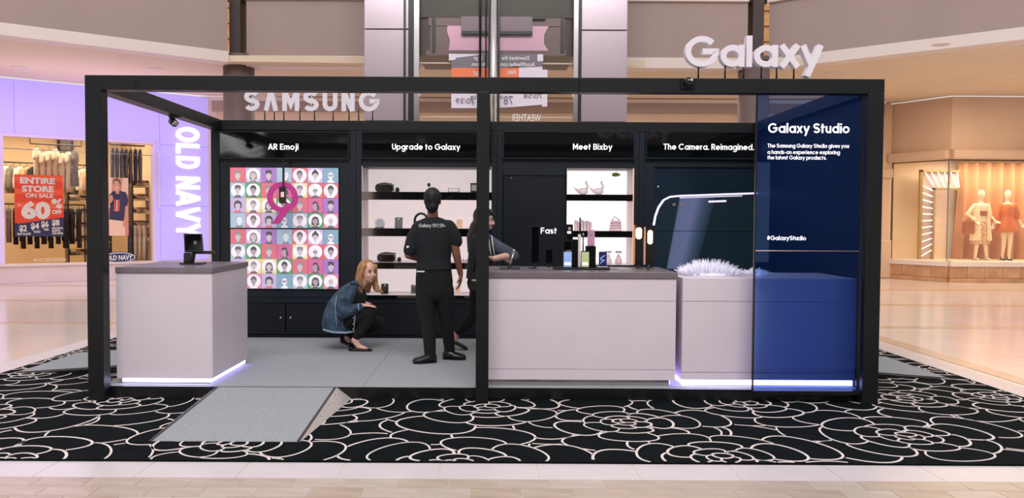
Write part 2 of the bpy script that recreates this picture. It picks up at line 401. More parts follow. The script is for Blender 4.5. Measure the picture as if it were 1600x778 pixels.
# ---- mall walls, ceiling, bulkheads
BK = [(-14.7, 2.9), (-8.4, 7.5), (-5.25, 9.85), (5.4, 10.3), (9.0, 7.6), (14.8, 2.6)]
WL = [(-19, 5.5), (-10.9, 11.6), (-7.2, 14.4), (10.3, 15.3), (11.15, 13.7), (18.5, 13.7)]
CZ = 4.55
mb = MB()
for i in range(5):
    q = [BK[i], BK[i + 1], WL[i + 1], WL[i]]
    mb.prism(q, (0, 0, CZ), (1, 0, 0), (0, 1, 0), (0, 0, 1), .12)
ceil = strct(mb.build('ceiling', 'ceil'), 'cream ceiling of the mall gallery behind the kiosk', 'ceiling')
def bulkhead(nm, p, q, label, z0=4.74, z1=5.86, top=True):
    a, b = Vector((p[0], p[1], 0)), Vector((q[0], q[1], 0)); u = (b - a).normalized(); n = Vector((-u.y, u.x, 0)); L = (b - a).length
    root = thing(nm, label, 'bulkhead', a, math.atan2(u.y, u.x), kind='structure')
    MB().box(0, L, 0, .3, z0, z1).build('fascia', 'taupe', root, local=True)
    MB().box(0, L, -.05, .32, 4.53, z0).build('edge_band', 'lip', root, local=True)
    if top: MB().box(-.02, L, -.08, .36, z1, z1 + .07).build('cap_rail', 'lip', root, local=True)
    return root
bulkhead('wall_bulkhead_left', BK[0], BK[2], 'taupe bulkhead slanting over the lavender storefront')
bulkhead('wall_bulkhead_centre', (-5.0, 10.25), (5.1, 10.25), 'taupe bulkhead crossing behind the glass elevator')
bulkhead('wall_bulkhead_right', (5.55, 10.3), BK[5], 'taupe bulkhead slanting over the mannequin window')
for x, lb in ((-5.22, 'round brown column behind the SAMSUNG letters'), (5.3, 'round brown column behind the Galaxy letters')):
    c = thing('column', lb, 'column', (x, 10.45, 0), kind='structure')
    MB().tube([(0, 0, 0), (0, 0, 4.75)], .31, 28).build('shaft', 'brown', c, local=True)
    MB().box(-.11, .11, -.25, .2, 4.75, 5.9).build('upper_slot', 'darkbrown', c, local=True)
    MB().tube([(0, 0, 4.7), (0, 0, 4.78)], .34, 28).build('collar', 'brown', c, local=True)
    MB().tube([(0, 0, 0), (0, 0, .18)], .34, 28).build('column_base', 'darkbrown', c, local=True)
    MB().tube([(0, 0, 5.88), (0, 0, 6.05)], .24, 20).build('collar', 'darkbrown', c, local=True)
# back wall of the gallery with its frieze
wb = MB().box(-7.6, 9.9, 14.5, 14.8, 0, CZ).build('wall_back', 'cream')
strct(wb, 'cream gallery wall far behind the kiosk', 'wall')
MB().box(-7.2, 9.9, 14.44, 14.5, 4.18, 4.44).build('frieze_board', 'taupe', wb)
MB().box(-7.2, 9.9, 14.40, 14.5, 4.44, 4.53).build('cornice', 'lip', wb)
# upper storey behind the bulkheads
up = MB().box(-13, 13, 14, 14.3, 5.4, 9).build('wall_upper', 'wood')
strct(up, 'orange wood wall of the upper storey', 'wall')
for i in range(9):
    MB().box(-13, 13, 13.97, 14.0, 5.5 + i * .38, 5.52 + i * .38).build('plank_joint', 'darkbrown', up)
# the side of the court behind the camera (seen in the reflections)
M['dimwall'] = mat('dim_far_wall', (84, 74, 72), .8, var=.1, vscale=.5)
wf = MB().box(-19, 19, -15.3, -15, 0, 7.5).build('wall_front', 'dimwall')
strct(wf, 'far mall wall behind the photographer', 'wall')
M['shopdark'] = mat('shop_dark', (28, 26, 32), .4, var=.2, vscale=2)
M['shoplit'] = mat('shop_lit', (255, 236, 220), .6, emit=1.3)
for x0, x1, z0, z1, m_ in ((-16, -10, 0, 3.4, 'shopdark'), (-9, -4, 0, 3.2, 'shoplit'), (-3, 4.5, 0, 3.6, 'shopdark'), (6.0, 7.2, .4, 3.0, 'shoplit'), (9, 16, 0, 3.4, 'shopdark')):
    MB().box(x0, x1, -15, -14.95, z0, z1).build('shop_opening', m_, wf)

# ---- glass elevator
EY = 8.4
def ex(px): return at(px, 100, EY).x
def ez(py): return at(775, py, EY).z
M['panel'] = mat('satin_metal', (186, 172, 180), .22, metal=.6, var=.03, vscale=1.2)
M['cardark'] = mat('elevator_dark', (36, 31, 34), .35, var=.1, vscale=2)
M['cargrey'] = mat('elevator_grey', (104, 90, 96), .3, metal=.3, var=.06, vscale=2)
M['carpink'] = mat('elevator_pink_sheen', (214, 174, 208), .25, metal=.2, var=.05, vscale=1.5)  # pink reflections on the car are put into the apron's colour
M['clear'] = glass('clear_glass', (250, 248, 244), .02)
ele = thing('elevator', 'glass elevator shaft with satin metal pillars behind the kiosk', 'elevator', (ex(772), EY, 0))
for (a, b) in ((569, 640), (908, 980)):
    for (z0, z1) in ((0, ez(190)), (ez(190) + .01, ez(47)), (ez(47) + .012, 7.5)):
        MB().box(ex(a), ex(b), EY, EY + .7, z0, z1).build('pillar_panel', 'panel', ele, bevel=.01)
for (a, b, m_, dy) in ((631, 634, 'ink', -.06), (638, 647, 'ink', -.02), (647, 655, 'chrome', -.03), (896, 903, 'chrome', -.03), (903, 908, 'ink', -.02)):
    MB().box(ex(a), ex(b), EY + dy, EY + .12, 0, 7.5).build('guide_rail', m_, ele)
MB().tube([(ex(771), EY - .05, 0), (ex(771), EY - .05, 7.5)], .075, 18).build('piston', 'chrome', ele)
for a in (764.5, 779): MB().box(ex(a) - .02, ex(a) + .02, EY, EY + .1, 0, 7.5).build('guide_rail', 'ink', ele)
for a in (750, 759): MB().tube([(ex(a), EY + .02, ez(185)), (ex(a), EY + .02, 7.5)], .022 if a < 755 else .012, 8).build('cable', 'ink', ele)
for a, b in ((655, 764), (780, 896)): MB().box(ex(a), ex(b), EY + .14, EY + .16, 0, 7.5).build('glass_pane', 'clear', ele)
for z in (ez(96), ez(181)): MB().box(ex(655), ex(896), EY + .165, EY + .18, z - .012, z + .012).build('glazing_bar', 'lip', ele)
# the car, stopped high in the shaft
C0, C1 = EY + .25, EY + 1.7
MB().box(ex(652), ex(898), C0 + .05, C1, ez(82), ez(22)).build('car_underside', 'cardark', ele)
MB().box(ex(655), ex(896), C0, C1, ez(22), ez(-60)).build('car_body', 'cardark', ele)
MB().box(ex(668), ex(884), C0 - .02, C0 + .05, ez(36), ez(23)).build('car_sill', 'cargrey', ele)
MB().box(ex(664), ex(886), C0 - .02, C0 + .05, ez(82), ez(75)).build('car_sill', 'cargrey', ele)
pk = [(ex(698), ez(36)), (ex(697), ez(44)), (ex(702), ez(60)), (ex(700), ez(75)), (ex(858), ez(75)), (ex(851), ez(64)), (ex(851), ez(50)), (ex(858), ez(36))]
MB().prism(pk, (0, C0 - .03, 0), (1, 0, 0), (0, 0, 1), (0, 1, 0), .06).build('apron_panel', 'carpink', ele)
MB().box(ex(670), ex(884), C0, C0 + .05, ez(75), ez(36)).build('apron_backing', 'cargrey', ele)
MB().box(ex(720), ex(832), C0 - .12, C0 - .03, ez(47), ez(23)).build('door_housing', 'cargrey', ele)
MB().box(ex(720), ex(832), C0 - .13, C0 - .03, ez(51), ez(46)).build('door_slot', 'ink', ele)
MB().box(ex(832), ex(853), C0 - .1, C0 - .03, ez(26), ez(22)).build('latch', 'ink', ele)
for a in (676, 880): MB().box(ex(a) - .03, ex(a) + .03, C0 - .05, C0, ez(78), ez(24)).build('car_edge', 'ink', ele)

# mirrored weather notice on the far glass
WY = EY + .10
M['pgrey'] = mat('notice_grey', (122, 116, 126), .6); M['porange'] = mat('notice_orange', (240, 128, 84), .6); M['pwhite'] = mat('notice_white', (226, 218, 232), .6)
wp = thing('weather_notice', 'weather notice seen from behind on the elevator glass', 'notice', (ex(780), WY, ez(168)))
poly = lambda pts: [(ex(a), ez(b)) for a, b in pts]
U, V, N = Vector((1, 0, 0)), Vector((0, 0, 1)), Vector((0, -1, 0))
for nm, pts, m_, dd in (('sheet', [(705, 168), (705, 83), (848, 83), (848, 162), (800, 166), (760, 168)], 'pwhite', .012),
                        ('grey_band', [(705, 105), (705, 90), (760, 83), (848, 83), (848, 102), (790, 105)], 'pgrey', .018),
                        ('orange_band', [(705, 124), (705, 105), (790, 105), (811, 102), (811, 124)], 'porange', .018),
                        ('side_sheet', [(848, 165), (848, 107), (856, 107), (856, 165)], 'pwhite', .012),
                        ('tape', [(701, 94), (701, 83), (712, 83), (712, 92)], 'pwhite', .024), ('tape', [(840, 94), (840, 83), (849, 83), (849, 94)], 'pwhite', .024)):
    MB().prism(poly(pts), (0, WY, 0), U, V, N, dd).build(nm, m_, wp)
for txt, a, b, y, m in (('Download the', 784, 827, 92, 0), ('AccuWeather.com', 781, 836, 102, 0), ('to go', 740, 754, 92, 0), ('for more.', 736, 758, 102, 0), ('FRI', 794, 806, 115, 0), ('SAT', 739, 749, 117, 0)):
    mb = MB(); put_text(mb, txt, (ex(a), WY, ez(y)), U, V, N, .075, ex(b) - ex(a), .012, 0, depth=.026, mirror=True)
    mb.build('lettering', 'teewhite', wp, recalc=False)
for txt, a, b, y, hh in (('78\u00b0', 782, 802, 162, .16), ('70/59', 712, 742, 161, .1), ('70/58', 819, 848, 152, .09), ('\u00b07', 735, 744, 164, .18)):
    mb = MB(); put_text(mb, txt, (ex(a), WY, ez(y)), U, V, N, hh, ex(b) - ex(a), .0, 0, depth=.026, mirror=True)
    mb.build('lettering', 'pgrey', wp, recalc=False)
mb = MB(); put_text(mb, 'WEATHER', (ex(800), WY, ez(188)), U, V, N, .13, ex(846) - ex(800), .0, 0, depth=.02, mirror=True); mb.build('lettering', 'teewhite', wp, recalc=False)

# ================================================================== RUG
M['rug'] = mat('black_rug', (6, 13, 16), .95, var=.4, vscale=9, bump=.25, bscale=300, spec=.1)
M['rugline'] = mat('cream_rug_line', (222, 210, 206), .95, var=.06, vscale=40, bump=.2, bscale=300)
rug = thing('rug', 'black rug with cream outlined flower petals under the kiosk', 'rug', (0, -1, 0))
MB().box(RUGX0, RUGX1, RUGY0, RUGY1, -.002, .010).build('rug_pile', 'rug', rug)
cent = [(2.79, -.95), (-.04, -.15), (-1.66, -1.22), (-2.93, .02), (-4.25, 1.1), (-.2, -1.62), (1.40, -1.48), (-3.7, -.5), (4.15, .3), (.95, -.6), (-2.9, -1.65), (3.9, -1.6), (4.4, 1.6), (3.6, 1.2), (-4.5, 2.3), (-4.3, -1.6), (3.4, .25), (-3.55, 1.7), (2.0, 0.05), (-1.3, .0), (4.3, 2.8), (3.6, 2.7), (-3.6, 3.0)]
pet = []
rr = random.Random(3)
for ci, (cx, cy) in enumerate(cent):
    rot = rr.uniform(0, 6.28); sc = rr.uniform(.92, 1.1)
    for k, (rho, n_) in enumerate(((.045, 3), (.12, 5), (.23, 6), (.39, 7), (.60, 8), (.86, 9), (1.15, 11))):
        for j in range(n_):
            a = rot + k * .55 + 2 * math.pi * (j + rr.uniform(-.2, .2)) / n_
            r = rho * sc * rr.uniform(.93, 1.07)
            tb = math.pi * r / n_ * rr.uniform(1.02, 1.2) + .01; ra = .04 + r * .30 * rr.uniform(.85, 1.08)
            pet.append((cx + r * math.cos(a), cy + r * math.sin(a), ra, tb, a, k * 10 + (j % 2) * 3 + rr.random() * 2 + ci * .01))
pet = [p for p in pet if RUGX0 - .3 < p[0] < RUGX1 + .3 and RUGY0 - .3 < p[1] < RUGY1 + .3 and not (-2.9 < p[0] < 2.75 and p[1] > .45)]
PA = np.array(pet); ca, sa = np.cos(PA[:, 4]), np.sin(PA[:, 4])
mb = MB(); NP = 44; tt = np.linspace(0, 2 * np.pi, NP, endpoint=False)
for i, p in enumerate(pet):
    # egg shaped petal: wider towards its outer end
    lx = p[2] * np.cos(tt); ly = p[3] * np.sin(tt) * (1 + .18 * np.cos(tt))
    X = p[0] + lx * ca[i] - ly * sa[i]; Y = p[1] + lx * sa[i] + ly * ca[i]
    vis = (X > RUGX0 + .01) & (X < RUGX1 - .01) & (Y > RUGY0 + .01) & (Y < RUGY1 - .01)
    hi = np.where((PA[:, 5] < p[5]) & (np.hypot(PA[:, 0] - p[0], PA[:, 1] - p[1]) < 1.2))[0]
    for j in hi:
        dx, dy = X - PA[j, 0], Y - PA[j, 1]; qx = dx * ca[j] + dy * sa[j]; qy = -dx * sa[j] + dy * ca[j]
        c_ = qx / PA[j, 2]; vis &= ~((c_ ** 2 + (qy / (PA[j, 3] * (1 + .18 * np.clip(c_, -1, 1)))) ** 2) < .97)
    if not vis.any(): continue
    st = 0
    if vis.all(): runs = [list(range(NP)) + [0]]
    else:
        st = int(np.where(~vis)[0][0]); runs = []; cur = []
        for q in range(NP + 1):
            k = (st + q) % NP
            if vis[k] and q < NP: cur.append(k)
            elif cur: runs.append(cur); cur = []
    wd = rr.uniform(.012, .018)
    for r_ in runs:
        if len(r_) < 3: continue
        mb.ribbon([(X[k], Y[k]) for k in r_], wd, (0, 0, .0100), (1, 0, 0), (0, 1, 0), (0, 0, 1), .0015)
mb.build('petal_outlines', 'rugline', rug, recalc=False)['kind'] = 'stuff'

# ================================================================== KIOSK
FX0, FX1 = at(134, 300, 0).x, at(1379, 300, 0).x
MX0, MX1 = at(744, 400, 0).x, at(764, 400, 0).x
RX0 = at(1352, 400, 0).x
H = 2.555; B = .112; BY = 2.83; PZ = .10
plat = thing('platform', 'low raised kiosk platform with grey carpet and black edge', 'platform', (0, 1.5, 0))
MB().box(FX0 + .01, FX1 - .01, .13, 3.45, .010, PZ - .012).build('platform_edge', 'black', plat)
for a, b in ((FX0 + .02, -1.05), (-1.047, .98), (.983, FX1 - .02)):
    MB().box(a, b, .135, 3.44, PZ - .012, PZ).build('carpet_panel', 'carpet', plat)
MB().box(FX0, FX1, .115, .13, .010, PZ + .002).build('edge_trim', 'ink', plat)

fr = thing('kiosk_frame', 'black box beam frame standing around the kiosk', 'frame', (0, 0, 0))
def fbox(nm, *a): return MB().box(*a).build(nm, 'black', fr, bevel=.004)
for x0, x1 in ((FX0, FX0 + .125), (MX0, MX1), (RX0, FX1)): fbox('post', x0, x1, 0, .115, .010, H - B)
for x0, x1 in ((FX0, FX0 + .125), (RX0, FX1)): fbox('post', x0, x1, 3.46, 3.58, .010, H - B)
j1, j2 = at(212, 128, 0).x, at(905, 128, 0).x
for x0, x1 in ((FX0, j1 - .001), (j1 + .001, j2), (j2 + .002, FX1)): fbox('beam', x0, x1, 0, .12, H - B, H)
fbox('beam', FX0, FX1, BY, BY + .12, H - B, H)
fbox('beam', FX0, FX0 + .125, .121, BY - .001, H - B, H)
fbox('beam', RX0, FX1, .121, BY - .001, H - B, H)
fbox('beam', MX0, MX1, .121, BY - .001, H - B, H)
for x0, x1 in ((FX0, FX0 + .125), (RX0, FX1)): fbox('beam', x0, x1, BY + .121, 3.58, H - B, H)
# small fittings on the beams
def spot(x, y, z, lb):
    t = thing('spotlight', lb, 'spotlight', (x, y, z))
    MB().box(x - .05, x + .05, y - .03, y + .03, z - .025, z).build('bracket', 'ink', t)
    MB().tube([(x - .03, y, z - .05), (x + .02, y - .05, z - .08)], .035, 12).build('lamp_head', 'ink', t)
    MB().tube([(x + .02, y - .05, z - .08), (x + .024, y - .054, z - .084)], .028, 12).build('lens', 'chrome', t)
spot(FX0 + .08, 1.6, H - B, 'small black spotlight under the slanting beam in front of OLD NAVY')
c = at(1075, 129, 0); t = thing('camera_dome', 'small black security camera on the front beam below Galaxy', 'camera', (c.x, -.02, c.z))
MB().ell((c.x, -.02, c.z), (.04, .04, .04)).build('dome', 'screen', t); MB().box(c.x - .06, c.x + .05, -.012, 0, c.z - .05, c.z + .03).build('mount', 'ink', t)
MB().tube([(c.x + .015, -.055, c.z + .01), (c.x + .015, -.062, c.z + .01)], .012, 10).build('lens', 'chrome', t)

# ---- ramps
def ramp(nm, lb, top0, top1, bot0, bot1, side):
    t = thing(nm, lb, 'ramp', (bot0 + bot1) / 2 if False else tuple((Vector(bot0) + Vector(bot1)) / 2))
    z = Vector((0, 0, .012)); a, b, c, d = map(Vector, (top0, top1, bot1, bot0))
    lo = lambda p: Vector((p.x, p.y, .011))
    MB().add([a, b, c, d, a - z, b - z, c - z, d - z], [(0, 1, 2, 3), (7, 6, 5, 4), (0, 4, 5, 1), (1, 5, 6, 2), (2, 6, 7, 3), (3, 7, 4, 0)]).build('ramp_carpet', 'carpet', t)
    a2, b2, c2, d2 = a - z, b - z, c - z, d - z
    MB().add([a2, b2, c2, d2, lo(a), lo(b)], [(0, 1, 2, 3), (0, 4, 5, 1), (3, 2, 5, 4), (0, 3, 4), (1, 5, 2)]).build('ramp_body', 'ink', t)
    up_ = Vector((0, 0, .001)); 
    for p, q, s_ in ((a, d, -1), (b, c, 1)):
        o_ = (b - a).normalized() * s_
        if side:
            e = lo(p) + o_ * .12
            MB().add([p, q, e, p + o_ * .015, q + o_ * .015, e + o_ * .01], [(0, 1, 2), (3, 5, 4), (0, 3, 4, 1), (1, 4, 5, 2), (2, 5, 3, 0)]).build('side_flange', 'alu', t)
            for f in (.15, .4, .65): 
                r_ = p.lerp(q, f) * .85 + e * .15 + o_ * .01
                MB().ell(r_, (.006, .006, .006), 8, 6).build('rivet', 'ink', t)
        MB().ribbon([(0, 0), (0, (q - p).length)], .02, p + up_, o_, (q - p).normalized(), Vector((0, 0, 1)), .003).build('edge_strip', 'ink', t)
    return t
ramp('access_ramp', 'grey carpeted ramp with metal side on the front of the platform', (-2.20, .114, PZ), (-1.26, .114, PZ), (-2.20, -1.17, .013), (-1.25, -1.17, .013), True)
ramp('access_ramp', 'grey carpeted ramp beside the black post nearest the lavender store', (FX0, 2.3, PZ), (FX0, 1.15, PZ), (-4.42, 2.3, .013), (-4.42, 1.15, .013), False)
ramp('access_ramp', 'grey carpeted ramp beside the post at the blue glass panel', (FX1, 1.1, PZ), (FX1, 2.3, PZ), (4.2, 1.1, .013), (4.2, 2.3, .013), False)

# ---- left reception counter
def bxf(px, Y, py=500): return at(px, py, Y).x
LX0, LX1, LY0, LY1 = FX0 + .125, bxf(331, .22), .22, 1.17; LT = 1.05
t = thing('reception_counter', 'white reception counter with grey worktop at the ramp', 'counter', ((LX0 + LX1) / 2, .7, PZ))
MB().box(LX0, LX1, LY0, LY1, PZ + .045, LT - .045).build('front_panel', 'white', t, bevel=.003)
MB().box(LX1, LX1 + .004, LY0 + .005, LY0 + .44, PZ + .05, LT - .05).build('side_panel', 'white', t)
MB().box(LX1, LX1 + .004, LY0 + .452, LY1 - .005, PZ + .05, LT - .05).build('side_panel', 'white', t)
MB().box(LX0 - .0, LX1 + .012, LY0 - .012, LY1 + .01, LT - .045, LT).build('worktop', 'greytop', t, bevel=.003)
MB().box(LX0 + .03, LX1 - .03, LY0 + .03, LY1 - .03, PZ, PZ + .045).build('plinth', 'ink', t)
MB().box(LX0 + .04, LX1 - .02, LY0 + .012, LY0 + .03, PZ + .012, PZ + .040).build('light_strip', 'led', t)
MB().box(LX1 - .03, LX1 - .012, LY0 + .02, LY1 - .02, PZ + .012, PZ + .040).build('light_strip', 'lav', t)

# ---- main counter
CX0, CX1, CY0, CY1, CT = MX0 + .02, bxf(1056, .22), .22, 1.0, 1.03
t = thing('display_counter', 'long white display counter with grey worktop behind the middle post', 'counter', ((CX0 + CX1) / 2, .6, PZ))
MB().box(CX0, CX1, CY0 + .015, CY1, PZ + .05, CT - .05).build('carcass', 'white', t)
zs = (PZ + .05, at(900, 577, .22).z, at(900, 470, .22).z, CT - .05)
for z0, z1 in zip(zs[:-1], zs[1:]): MB().box(CX0, CX1, CY0, CY0 + .015, z0 + .0015, z1 - .0015).build('front_panel', 'white', t, bevel=.001)
MB().box(CX0 - .01, CX1 + .01, CY0 - .012, CY1 + .01, CT - .05, CT).build('worktop', 'greytop', t, bevel=.003)
MB().box(CX0 + .02, CX1 - .04, CY0 + .04, CY1 - .03, PZ, PZ + .05).build('plinth', 'chrome', t)
MB().box(CX1 - .05, CX1 - .03, CY0 + .06, CY1 - .05, PZ + .008, PZ + .04).build('light_strip', 'lav', t)

# ---- pedestal with fur
P0, P1, PT = bxf(1066, .22), FX1 - .085, .985
t = thing('display_pedestal', 'white display pedestal glowing at its foot behind the blue glass', 'pedestal', ((P0 + P1) / 2, .6, PZ))
MB().box(P0, P1, .235, 1.0, PZ + .055, PT).build('carcass', 'white', t, bevel=.003)
zs = (PZ + .055, at(1120, 582, .22).z, at(1120, 471, .22).z, PT)
for z0, z1 in zip(zs[:-1], zs[1:]):
    MB().box(P0 + .002, P1 - .002, .222, .235, z0 + .002, z1 - .002).build('front_panel', 'white', t, bevel=.001)
MB().box(P0 + .03, P1 - .03, .27, .97, PZ, PZ + .055).build('plinth', 'ink', t)
MB().box(P0 + .01, P1 - .01, .245, .265, PZ + .01, PZ + .05).build('light_strip', 'led', t)
MB().box(P0 + .012, P0 + .028, .27, .95, PZ + .01, PZ + .05).build('light_strip', 'lav', t)
M['fur'] = mat('white_fur', (236, 234, 246), .8, var=.08, vscale=30, emit=.12, ec=(226, 226, 255))
def fur(px0, px1, lb, hgt, seed):
    Y = .62; x0, x1 = at(px0, 433, Y).x, at(px1, 433, Y).x; r = random.Random(seed); c = (x0 + x1) / 2; hw = (x1 - x0) / 2
    t = thing('fur_pad', lb, 'fur pad', (c, Y, PT))
    MB().vloft([(c, Y, PT, hw * .97, .14), (c, Y, PT + .015, hw * .95, .13), (c, Y, PT + .02, hw * .7, .09)]).build('pad', 'fur', t)
    mb = MB()
    for i in range(int(380 * hw / .25)):
        a = r.uniform(-1, 1); bb = r.uniform(-.12, .1); hh = hgt * (1 - .65 * a * a) * r.uniform(.6, 1.05); lx = a * .05 + r.uniform(-.025, .025); ly = r.uniform(-.03, .02)
        p = Vector((c + a * hw * .93, Y + bb, PT + .008)); q = p + Vector((lx, ly, hh)); m = p.lerp(q, .55) + Vector((-lx * .2, 0, hh * .05))
        mb.tube([p, m, q], [.007, .005, .0006], 4)
    mb.build('fur_strands', 'fur', t, recalc=False)['kind'] = 'stuff'
fur(1063, 1150, 'broad white shaggy fur pad on the pedestal beside the counter', .135, 1)
fur(1166, 1192, 'small white shaggy fur pad next to the blue glass edge', .06, 2)

# ---- blue glass panel
M['blueglass'] = None
def blue_glass():
    m = bpy.data.materials.new('blue_film_glass'); m.use_nodes = True; nt = m.node_tree; nt.nodes.clear()
    o = nt.nodes.new('ShaderNodeOutputMaterial'); t = nt.nodes.new('ShaderNodeBsdfTransparent'); t.inputs[0].default_value = (.36, .54, 1.0, 1)
    d = nt.nodes.new('ShaderNodeBsdfDiffuse'); d.inputs[0].default_value = lin((18, 64, 150))
    g = nt.nodes.new('ShaderNodeBsdfGlossy'); g.inputs['Roughness'].default_value = .015; g.inputs[0].default_value = lin((120, 170, 255))
    a = nt.nodes.new('ShaderNodeMixShader'); a.inputs[0].default_value = .09; b = nt.nodes.new('ShaderNodeMixShader')
    fz = nt.nodes.new('ShaderNodeFresnel'); fz.inputs[0].default_value = 1.5
    nt.links.new(t.outputs[0], a.inputs[1]); nt.links.new(d.outputs[0], a.inputs[2]); nt.links.new(a.outputs[0], b.inputs[1]); nt.links.new(g.outputs[0], b.inputs[2])
    nt.links.new(fz.outputs[0], b.inputs[0]); nt.links.new(b.outputs[0], o.inputs[0]); return m
M['blueglass'] = blue_glass()
GY = .03; G0, G1 = at(1182, 300, GY).x, RX0 - .002; zs_ = at(1270, 392, GY).z
gp = thing('glass_panel', 'blue tinted glass panel with Galaxy Studio lettering in the frame', 'glass panel', ((G0 + G1) / 2, GY, PZ))
zt = H - B - .002
M['plainglass'] = glass('plain_glass', (255, 255, 255), .0)
def pane(nm, z0, z1):       # the blue film is on the front face only
    mb = MB().box(G0, G1, GY, GY + .008, z0, z1, 1); mb.mi[2] = 0
    return mb.build(nm, ['blueglass', 'plainglass'], gp)
hi_ = pane('upper_pane', zs_ + .004, zt); pane('lower_pane', PZ + .01, zs_ - .004)
MB().box(G0 - .012, G0, GY - .003, GY + .02, PZ, zt).build('edge_strip', 'ink', gp)
MB().box(G0, G1, GY - .002, GY + .010, zs_ - .004, zs_ + .004).build('joint_strip', 'chrome', gp)
MB().box(G0 - .012, G1, GY - .004, GY + .02, PZ - .02, PZ + .01).build('floor_channel', 'ink', gp)
MB().box(G1 - .035, G1 - .012, GY - .004, GY - .001, PZ + .02, zt).build('edge_strip', 'ink', gp)
sw_ = thing('side_partition', 'dark navy side wall of the kiosk behind the blue glass', 'partition', (FX1 - .06, 1.5, PZ))
for a_, b_ in ((.125, 1.0), (1.006, 1.9), (1.906, BY - .002)): MB().box(FX1 - .07, FX1 - .03, a_, b_, PZ, H - B - .003).build('wall_board', 'navy2', sw_, bevel=.003)
MB().box(FX1 - .08, FX1 - .07, .125, BY - .002, PZ, PZ + .08).build('kick_strip', 'ink', sw_)
def gtext(txt, px0, px1, pyb, h, wt=.17, gap_=.09):
    mb = MB(); p = at(px0, pyb, GY); q = at(px1, pyb, GY)
    stroke_text(mb, txt, (p.x, GY - .001, p.z), U, V, N, h, q.x - p.x, wt, gap_, .002); mb.build('lettering', 'text', hi_, recalc=False)
gtext('Galaxy Studio', 1200, 1327, 207.5, .075, .165, .11)
gtext('The Samsung Galaxy Studio gives you', 1199, 1326, 230.5, .030, .13, .11)
gtext('a hands-on experience exploring', 1199, 1312, 240.5, .030, .13, .11)
gtext('the latest Galaxy products.', 1199, 1291, 249, .030, .13, .11)
gtext('#GalaxyStudio', 1198, 1259, 375, .034, .15, .10)

# ---- roof signs
M['rod'] = M['ink']
def roof_sign(nm, lb, lay, hpx, px0, px1, pyb, Y, ztop, depth, wt, wide, gap_, rods, descend=0):
    p, q = at(px0, pyb, Y), at(px1, pyb, Y); h = hpx
    L, W = stroke_layout(lay, wt, gap_, wide); sx = (q.x - p.x) / W
    t = thing(nm, lb, 'sign', ((p.x + q.x) / 2, Y, ztop))
    for ch, x, st in L:
        if not st: continue
        mb = MB()
        for k_, (pts, closed) in enumerate(st): mb.ribbon([((a + x) * sx / h, b) for a, b in pts], wt, (p.x, Y + depth, p.z), U * h, V * h, N, depth + .0012 * k_, 0, closed)
        mb.build('letter', 'letter', t, recalc=False)
    for r_ in rods:
        x = at(r_, pyb, Y).x; MB().tube([(x, Y + depth / 2, ztop), (x, Y + depth / 2, p.z + .03)], .007, 8).build('rod', 'rod', t)
s_top = at(380, 139, BY + .06).z; s_bot = at(380, 171, BY + .06).z
roof_sign('roof_sign', 'white SAMSUNG letters on rods above the display wall', 'S^MSUNG', s_top - s_bot, 381, 593, 173, BY + .06, H, .03, .22, .92, .16, (413, 428, 443, 468, 491, 520, 545, 560, 582))
g_top, g_bot = at(1175, 57, .06).z, at(1175, 105, .06).z
roof_sign('roof_sign', 'white Galaxy letters standing on the front beam', 'Galaxy', g_top - g_bot, 1070, 1285, 104, .05, H, .07, .19, 1.0, .035, (1093, 1135, 1164, 1192, 1216, 1243))

# ---- display wall, four bays
def bx(px, py=345, Y=BY): return at(px, py, Y).x
def bz(py, px=775, Y=BY): return at(px, py, Y).z
WT_ = H - B - .004
DEP = .50
def bay(nm, lb, a, b, ha, hb, txt, ta, tb, open_=()):
    """carcass with uprights, header light box, kick base; open_ = list of recessed lit openings"""
    X0, X1 = bx(a), bx(b)
    t = thing(nm, lb, 'display unit', ((X0 + X1) / 2, BY, PZ))
    MB().box(X0, X1, BY + DEP, BY + DEP + .05, PZ, WT_).build('back_panel', 'navy', t)
    h0, h1 = bx(ha), bx(hb); zt_, zb_ = bz(207, (a + b) / 2), bz(247, (a + b) / 2)
    MB().box(X0 + .001, h0, BY, BY + DEP, PZ + .001, WT_).build('upright', 'navy', t, bevel=.003)
    MB().box(h1, X1 - .001, BY, BY + DEP, PZ + .001, WT_).build('upright', 'navy', t, bevel=.003)
    hd = MB().box(h0, h1, BY - .02, BY + .1, zb_, zt_).build('header_glass', 'header', t)
    m4 = MB()
    for q in ((h0, h1, zb_ - .012, zb_), (h0, h1, zt_, zt_ + .012), (h0, h0 + .012, zb_, zt_), (h1 - .012, h1, zb_, zt_)): m4.box(q[0], q[1], BY - .03, BY + .1, q[2], q[3])
    m4.build('header_frame', 'navy', t)
    mb = MB(); p, q = at(ta, 231, BY), at(tb, 231, BY)
    stroke_text(mb, txt, (p.x, BY - .021, at(ta, 234, BY).z), U, V, N, .066, q.x - p.x, .165, .11, .003); mb.build('lettering', 'text', hd, recalc=False)
    MB().box(h0, h1, BY + .017, BY + DEP, zb_ - .1, zb_ - .012).build('header_rail', 'navy', t)
    # kick base with drawers
    k0, k1, kb = bz(466), bz(475), bz(523)
    MB().box(h0, h1, BY + .03, BY + DEP, k1, k0).build('base_top', 'navy', t)
    MB().box(h0, h1, BY + .05, BY + DEP, PZ, kb).build('toe_board', 'navy2', t)
    MB().box(h0, h1, BY + .02, BY + .06, kb, kb + .015).build('base_rail', 'navy', t)
    m_ = (h0 + h1) / 2
    for x0, x1 in ((h0, m_ - .006), (m_ + .006, h1)):
        d = MB().box(x0, x1, BY + .04, BY + DEP, kb + .015, k1 - .004).build('drawer_front', 'navy2', t, bevel=.003)
        MB().ell((x1 - .05 if x0 == h0 else x0 + .05, BY + .035, (kb + k1) / 2), (.012, .01, .016), 10, 6).build('lock', 'chrome', d)
    return t, h0, h1
